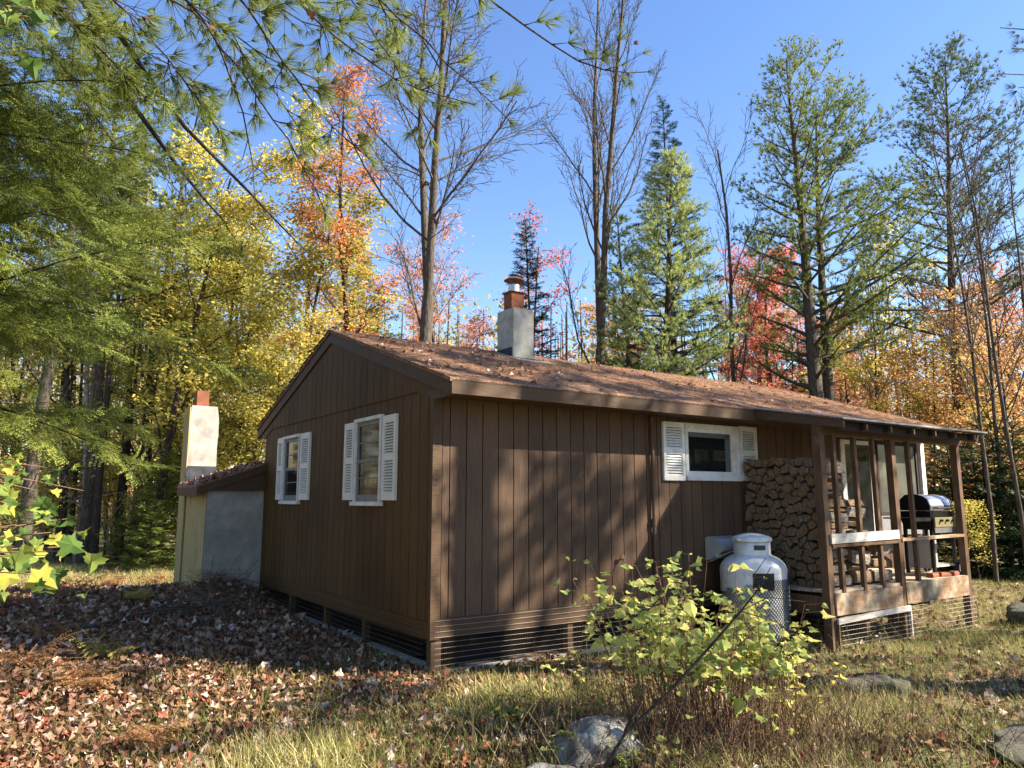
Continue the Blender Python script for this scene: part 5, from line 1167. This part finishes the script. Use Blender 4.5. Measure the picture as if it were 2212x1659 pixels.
# ------------------------------------------------------------------ shrubs and plants in front
def shrub():
    rg = np.random.default_rng(66); st = MB(); lf = MB(); LP = []; LD = []; sz = []
    for i in range(150):
        a = rg.uniform(0, 6.28); rr = rg.uniform(0, 1)**.6; p = np.array([rr*cos(a)*.58, rr*sin(a)*.40, 0]); h = rg.uniform(.45, 1.30)*(1-.35*rr*(cos(a) > 0))
        P = polyl(rg, p, (p[0]*.30+rg.normal(0, .10), p[1]*.3+rg.normal(0, .1), 1), h, 8, .05, -.01); st.tube(P, np.linspace(.0042, .0018, 9), 4)
        for k in range(3, 9):
            if P[k][2] < .50 and rg.random() < .88: continue
            for s in (-1, 1):
                if rg.random() < .30: continue
                az = rg.uniform(0, 6.28); d = np.array([cos(az), sin(az), .15]); q = P[k]+d*rg.uniform(.04, .13); st.tube([P[k], q], [.0018, .0012], 3)
                LP.append(q); LD.append(norm(np.array([cos(az), sin(az), rg.normal(-.55, .25)]))); sz.append(rg.uniform(.04, .105))
                if rg.random() < .4: LP.append(q+rg.normal(0, .03, 3)); LD.append(norm(np.array([cos(az+1), sin(az+1), -.3]))); sz.append(rg.uniform(.035, .07))
    LP = np.array(LP); LD = np.array(LD); sz = np.array(sz)
    put(lf, [SHRUBL, MAPLE2], LP, LD, sz, rg, jit=.25); return st, lf
def plant_thing(name, st, lf, sm, lm, loc, lab, cat, group=None, rz=0.):
    t = empty(name, loc, rz); tag(t, lab, cat, group); k = [st.build('stem', sm, t), lf.build('foliage', lm, t)]; KIDS[t.name] = k; return t
s_ = shrub(); X, Y = 1.40, 5.5; plant_thing('shrub', s_[0], s_[1], M['brownstem'], M['shrub'], (X, Y, float(ground(X, Y))), 'large yellow green shrub in front of the white tank', 'shrub')
def under_stems():
    rg = np.random.default_rng(14); mb = MB()
    for i in range(1000):
        X = 1.45+rg.normal(0, .72); Y = 5.25+rg.normal(0, .38); p = np.array([X, Y, float(ground(X, Y))])
        P = polyl(rg, p, (rg.normal(0, .35), rg.normal(0, .3), 1), rg.uniform(.2, .6), 6, .12, -.06); mb.tube(P, np.linspace(.0028, .0012, 7), 3)
    tag(mb.build('dead_stems', M['brownstem']), 'thicket of dry brown stems under the shrub', 'undergrowth', kind='stuff')
under_stems()
def sapling(seed, n, h, leafn, size, spreadx):
    rg = np.random.default_rng(seed); st = MB(); lf = MB(); LP = []; LD = []
    for i in range(n):
        p = np.array([rg.normal(0, spreadx), rg.normal(0, spreadx*.6), 0]); P = polyl(rg, p, (rg.normal(0, .4), rg.normal(0, .3), 1), h*rg.uniform(.6, 1.1), 7, .10, -.02); st.tube(P, np.linspace(.003, .0013, 8), 3)
        for k in range(leafn):
            q = P[rg.integers(2, 8)]+rg.normal(0, .03, 3); LP.append(q); LD.append(norm(np.append(rg.normal(0, 1, 2), rg.normal(-.2, .3))))
    put(lf, [SHRUBL], LP, LD, size, rg, jit=.3); return st, lf
for (u, v, h, n, lab, mt) in ((1290, 1560, .42, 7, 'thin yellow leaved seedling left of the lichen rock', 'yellow'), (1130, 1560, .30, 6, 'low green seedling in the grass before the cabin corner', 'green'), (1235, 1640, .22, 6, 'tiny yellow green seedling beside the small grey rock', 'shrub'), (1420, 1655, .25, 7, 'yellow green seedling at the bottom edge below the shrub', 'shrub'),
                              (1720, 1560, .55, 8, 'sparse yellow leaved seedling right of the large shrub', 'yellow'), (1700, 1400, .42, 5, 'sparse green sprig between the tank and the porch post', 'shrub'), (1235, 1500, .45, 5, 'low arching plant in front of the wire mesh', 'shrub')):
    r_ = at(u, v, 1.0); d = r_-np.array([0, 0, HC]); t = HC/-d[2] if d[2] < 0 else 5; X, Y = d[0]*t, d[1]*t
    s_ = sapling(int(u), n, h, 5, .06, .10); plant_thing('seedling', s_[0], s_[1], M['brownstem'], M[mt], (X, Y, float(ground(X, Y))), lab, 'seedling')
# dead branch leaning through the shrub
mb = MB(); rg = np.random.default_rng(3)
pts = [at(1290, 1655, 4.75), at(1350, 1585, 4.75), at(1450, 1490, 4.72), at(1540, 1390, 4.68), at(1600, 1320, 4.62), at(1643, 1268, 4.55), at(1665, 1225, 4.5)]
pts[0][2] = ground(pts[0][0], pts[0][1]); mb.tube(np.array(pts), [.011, .0105, .0095, .008, .006, .004, .002], 7)
mb.tube([pts[5], at(1630, 1240, 4.5), at(1655, 1205, 4.5)], [.004, .003, .002], 4)
mb.tube([pts[4], at(1680, 1345, 4.6), at(1760, 1400, 4.7), at(1800, 1440, 4.7)], [.004, .003, .0025, .002], 4)
mb.tube([pts[4], at(1660, 1290, 4.6), at(1740, 1300, 4.7)], [.003, .0025, .002], 4)
mb.tube([pts[1], at(1365, 1550, 4.7), at(1385, 1520, 4.7)], [.014, .012, .009], 6, cap=True)
tag(mb.build('dead_branch', M['barkdark']), 'dark bare branch slanting up through the yellow green shrub', 'branch')
mb = MB(); p = at(1350, 1659, 4.6); 
for (a_, b_, r0) in (((1500, 1640), (1760, 1470), .006), ((1560, 1500), (1800, 1420), .004), ((1400, 1650), (1800, 1590), .004)):
    P0 = at(*a_, 4.9); P1 = at(*b_, 5.2); mb.tube([P0, (P0+P1)/2+np.array([0, 0, .05]), P1], [r0, r0*.8, r0*.4], 4)
tag(mb.build('dead_branch', M['barkdark']), 'spread of thin dark twigs at the lower right of the shrub', 'branch')
# branches lying by the lean-to
for i, (p0, p1, r0, lab) in enumerate((((-2.6, 4.3), (-.55, 4.75), .026, 'longest bare branch lying on the leaves below the lean-to'), ((-1.9, 4.2), (-1.3, 5.0), .014, 'short crossing branch on the leaves below the lean-to'), ((-1.6, 4.9), (-.7, 4.35), .008, 'thin twig lying across the branches below the lean-to'))):
    mb = MB(); rg = np.random.default_rng(20+i); a_ = LW(*p0); b_ = LW(*p1); P = []
    for t in np.linspace(0, 1, 10): q = a_+(b_-a_)*t+np.append(rg.normal(0, .03, 2), 0); q[2] = ground(q[0], q[1])+.04+.10*sin(t*3)*t; P.append(q)
    P = np.array(P); mb.tube(P, np.linspace(r0, .004, 10), 6)
    for j in range(8): k = rg.integers(2, 9); e = P[k]+np.array([rg.normal(0, .25), rg.normal(0, .2), rg.uniform(0, .15)]); mb.tube([P[k], (P[k]+e)/2, e], [.006, .004, .002], 4)
    tag(mb.build('fallen_branch', M['bark']), lab, 'branch')
def brushpile():
    rg = np.random.default_rng(88); mb = MB(); c = LW(-.75, 5.25)
    for i in range(170):
        p = c+np.append(rg.normal(0, .22, 2), 0); p[2] = ground(p[0], p[1])+rg.uniform(-.02, .12); mb.tube(polyl(rg, p, (rg.normal(0, 1), rg.normal(0, 1), rg.uniform(-.1, .5)), rg.uniform(.15, .5), 5, .2, -.05), [.003]*6, 3)
    tag(mb.build('brush_pile', M['brownstem']), 'dark pile of twigs and leaves heaped against the grey lean-to wall', 'brush pile')
brushpile()
# ferns
def fern(seed, nf, Lf):
    rg = np.random.default_rng(seed); st = MB(); lf = MB()
    for f in range(nf):
        az = rg.uniform(0, 6.28); P = polyl(rg, (0, 0, 0), (cos(az)*.7, sin(az)*.7, 1), Lf*rg.uniform(.7, 1.1), 10, .05, -.11); st.tube(P, np.linspace(.003, .001, 11), 3); PP = []; DD = []; SS = []
        for k in np.linspace(.25, .98, 16):
            ff = k*10; i = min(int(ff), 9); q = P[i]+(P[i+1]-P[i])*(ff-i); dd = norm(P[i+1]-P[i]); sd_ = norm(np.cross(dd, (0, 0, 1)))
            for s in (-1, 1): PP.append(q); DD.append(norm(sd_*s+dd*.4+np.array([0, 0, rg.normal(-.2, .25)]))); SS.append(.34*Lf*(1.1-k)*sin(k*2.6+.3)+.02)
        put(lf, FERNT, PP, DD, SS, rg, jit=.35)
    return st, lf
FERNT = [spray_t(rT, 0, 9, .17, .05, .15) for _ in range(3)]
fr_ = fern(1, 7, .5); f0 = plant_thing('fern', fr_[0], fr_[1], M['brownstem'], M['fern'], (0, 0, 0), 'x', 'fern'); fk = KIDS[f0.name]
spots = [(225, 1440, .95, 'fernyellow', 'pale yellow fern standing up left of the shaded leaves'), (300, 1330, .9, 'fernyellow', 'pale fern at the shadow edge left of the fallen branches'), (60, 1470, 1.0, 'fern', 'brown fern at the left edge in sunlit leaves'), (170, 1520, 1.1, 'fern', 'brown curled fern in the sunlit leaves at lower left'),
         (330, 1610, .8, 'fern', 'brown fern near the bottom edge left of the golden grass'), (150, 1300, 1.2, 'fern', 'rusty fern behind at left below the maple branch'), (240, 1265, 1.1, 'fern', 'rusty fern between the sunny grass and the shaded leaves'), (100, 1380, 1.0, 'fern', 'rusty fern below the left maple branch'), (20, 1320, 1.2, 'fern', 'rusty fern touching the left edge'), (330, 1260, 1.0, 'fern', 'rusty fern nearest the yellow lit wall')]
for i, (u, v, s, mt, lab) in enumerate(spots):
    d = at(u, v, 1.0)-np.array([0, 0, HC]); t = HC/-d[2]; X, Y = d[0]*t, d[1]*t; loc = (X, Y, float(ground(X, Y)))
    if i == 0: f0.location = loc; f0.scale = (s,)*3; fk[1].material_slots[0].link = 'OBJECT'; fk[1].material_slots[0].material = M[mt]; tag(f0, lab, 'fern', 'ferns at left')
    else: tag(copy_thing(f0, fk, loc, i*1.9, s, {'foliage': M[mt]}), lab, 'fern', 'ferns at left')
# maple sapling reaching in from the left edge
def left_maple():
    rg = np.random.default_rng(17); st = MB(); lf = MB(); LP = []; LD = []; SS = []
    B0 = np.array([-2.5, 2.6, 0.]); B0[2] = ground(B0[0], B0[1]); P = polyl(rg, B0, (.0, .05, 1), 4.3, 10, .03, 0); st.tube(P, np.linspace(.03, .008, 11), 7)
    ends = [(140, 1190, 2.9, .9), (60, 1240, 2.5, .9), (110, 1150, 3.2, .8), (30, 1180, 2.7, .8), (150, 1120, 3.4, .7), (80, 1060, 3.3, .7), (180, 1060, 3.8, .6), (20, 1090, 3.0, .7), (20, 1010, 3.3, .6), (60, 20, 2.6, 1.), (110, 45, 2.7, .9), (20, 60, 2.6, .9)]
    for (u, v, Y, s) in ends+[(100, 1200, 3.0, .9), (60, 1130, 3.1, .8), (130, 1240, 3.0, .8), (10, 1230, 2.7, .9), (170, 1180, 3.5, .7), (100, 1010, 3.6, .7)]:
        e = at(u, v, Y); k = np.argmin(np.abs(P[:, 2]-(e[2]-.1))); B = np.array([P[k], (P[k]+e)/2+np.array([0, 0, .08]), e]); st.tube(B, [.008, .005, .002], 4)
        for j in range(12):
            t = rg.uniform(.45, 1.02); q = B[1]+(e-B[1])*(t-.5)*2+rg.normal(0, .06, 3); LP.append(q); LD.append(norm(np.array([rg.normal(.2, .7), rg.normal(0, .7), rg.normal(-.5, .3)]))); SS.append(.085*s*rg.uniform(.7, 1.2))
    put(lf, [MAPLE2, MAPLE, MAPLE2], LP, LD, SS, rg, updir=(0, -.6, .8), jit=.35); return st, lf
s_ = left_maple(); plant_thing('maple_sapling', s_[0], s_[1], M['brownstem'], M['leftmaple'] if 'leftmaple' in M else M['green'], (0, 0, 0), 'maple sapling with green and yellow leaves reaching in from the left edge', 'sapling')
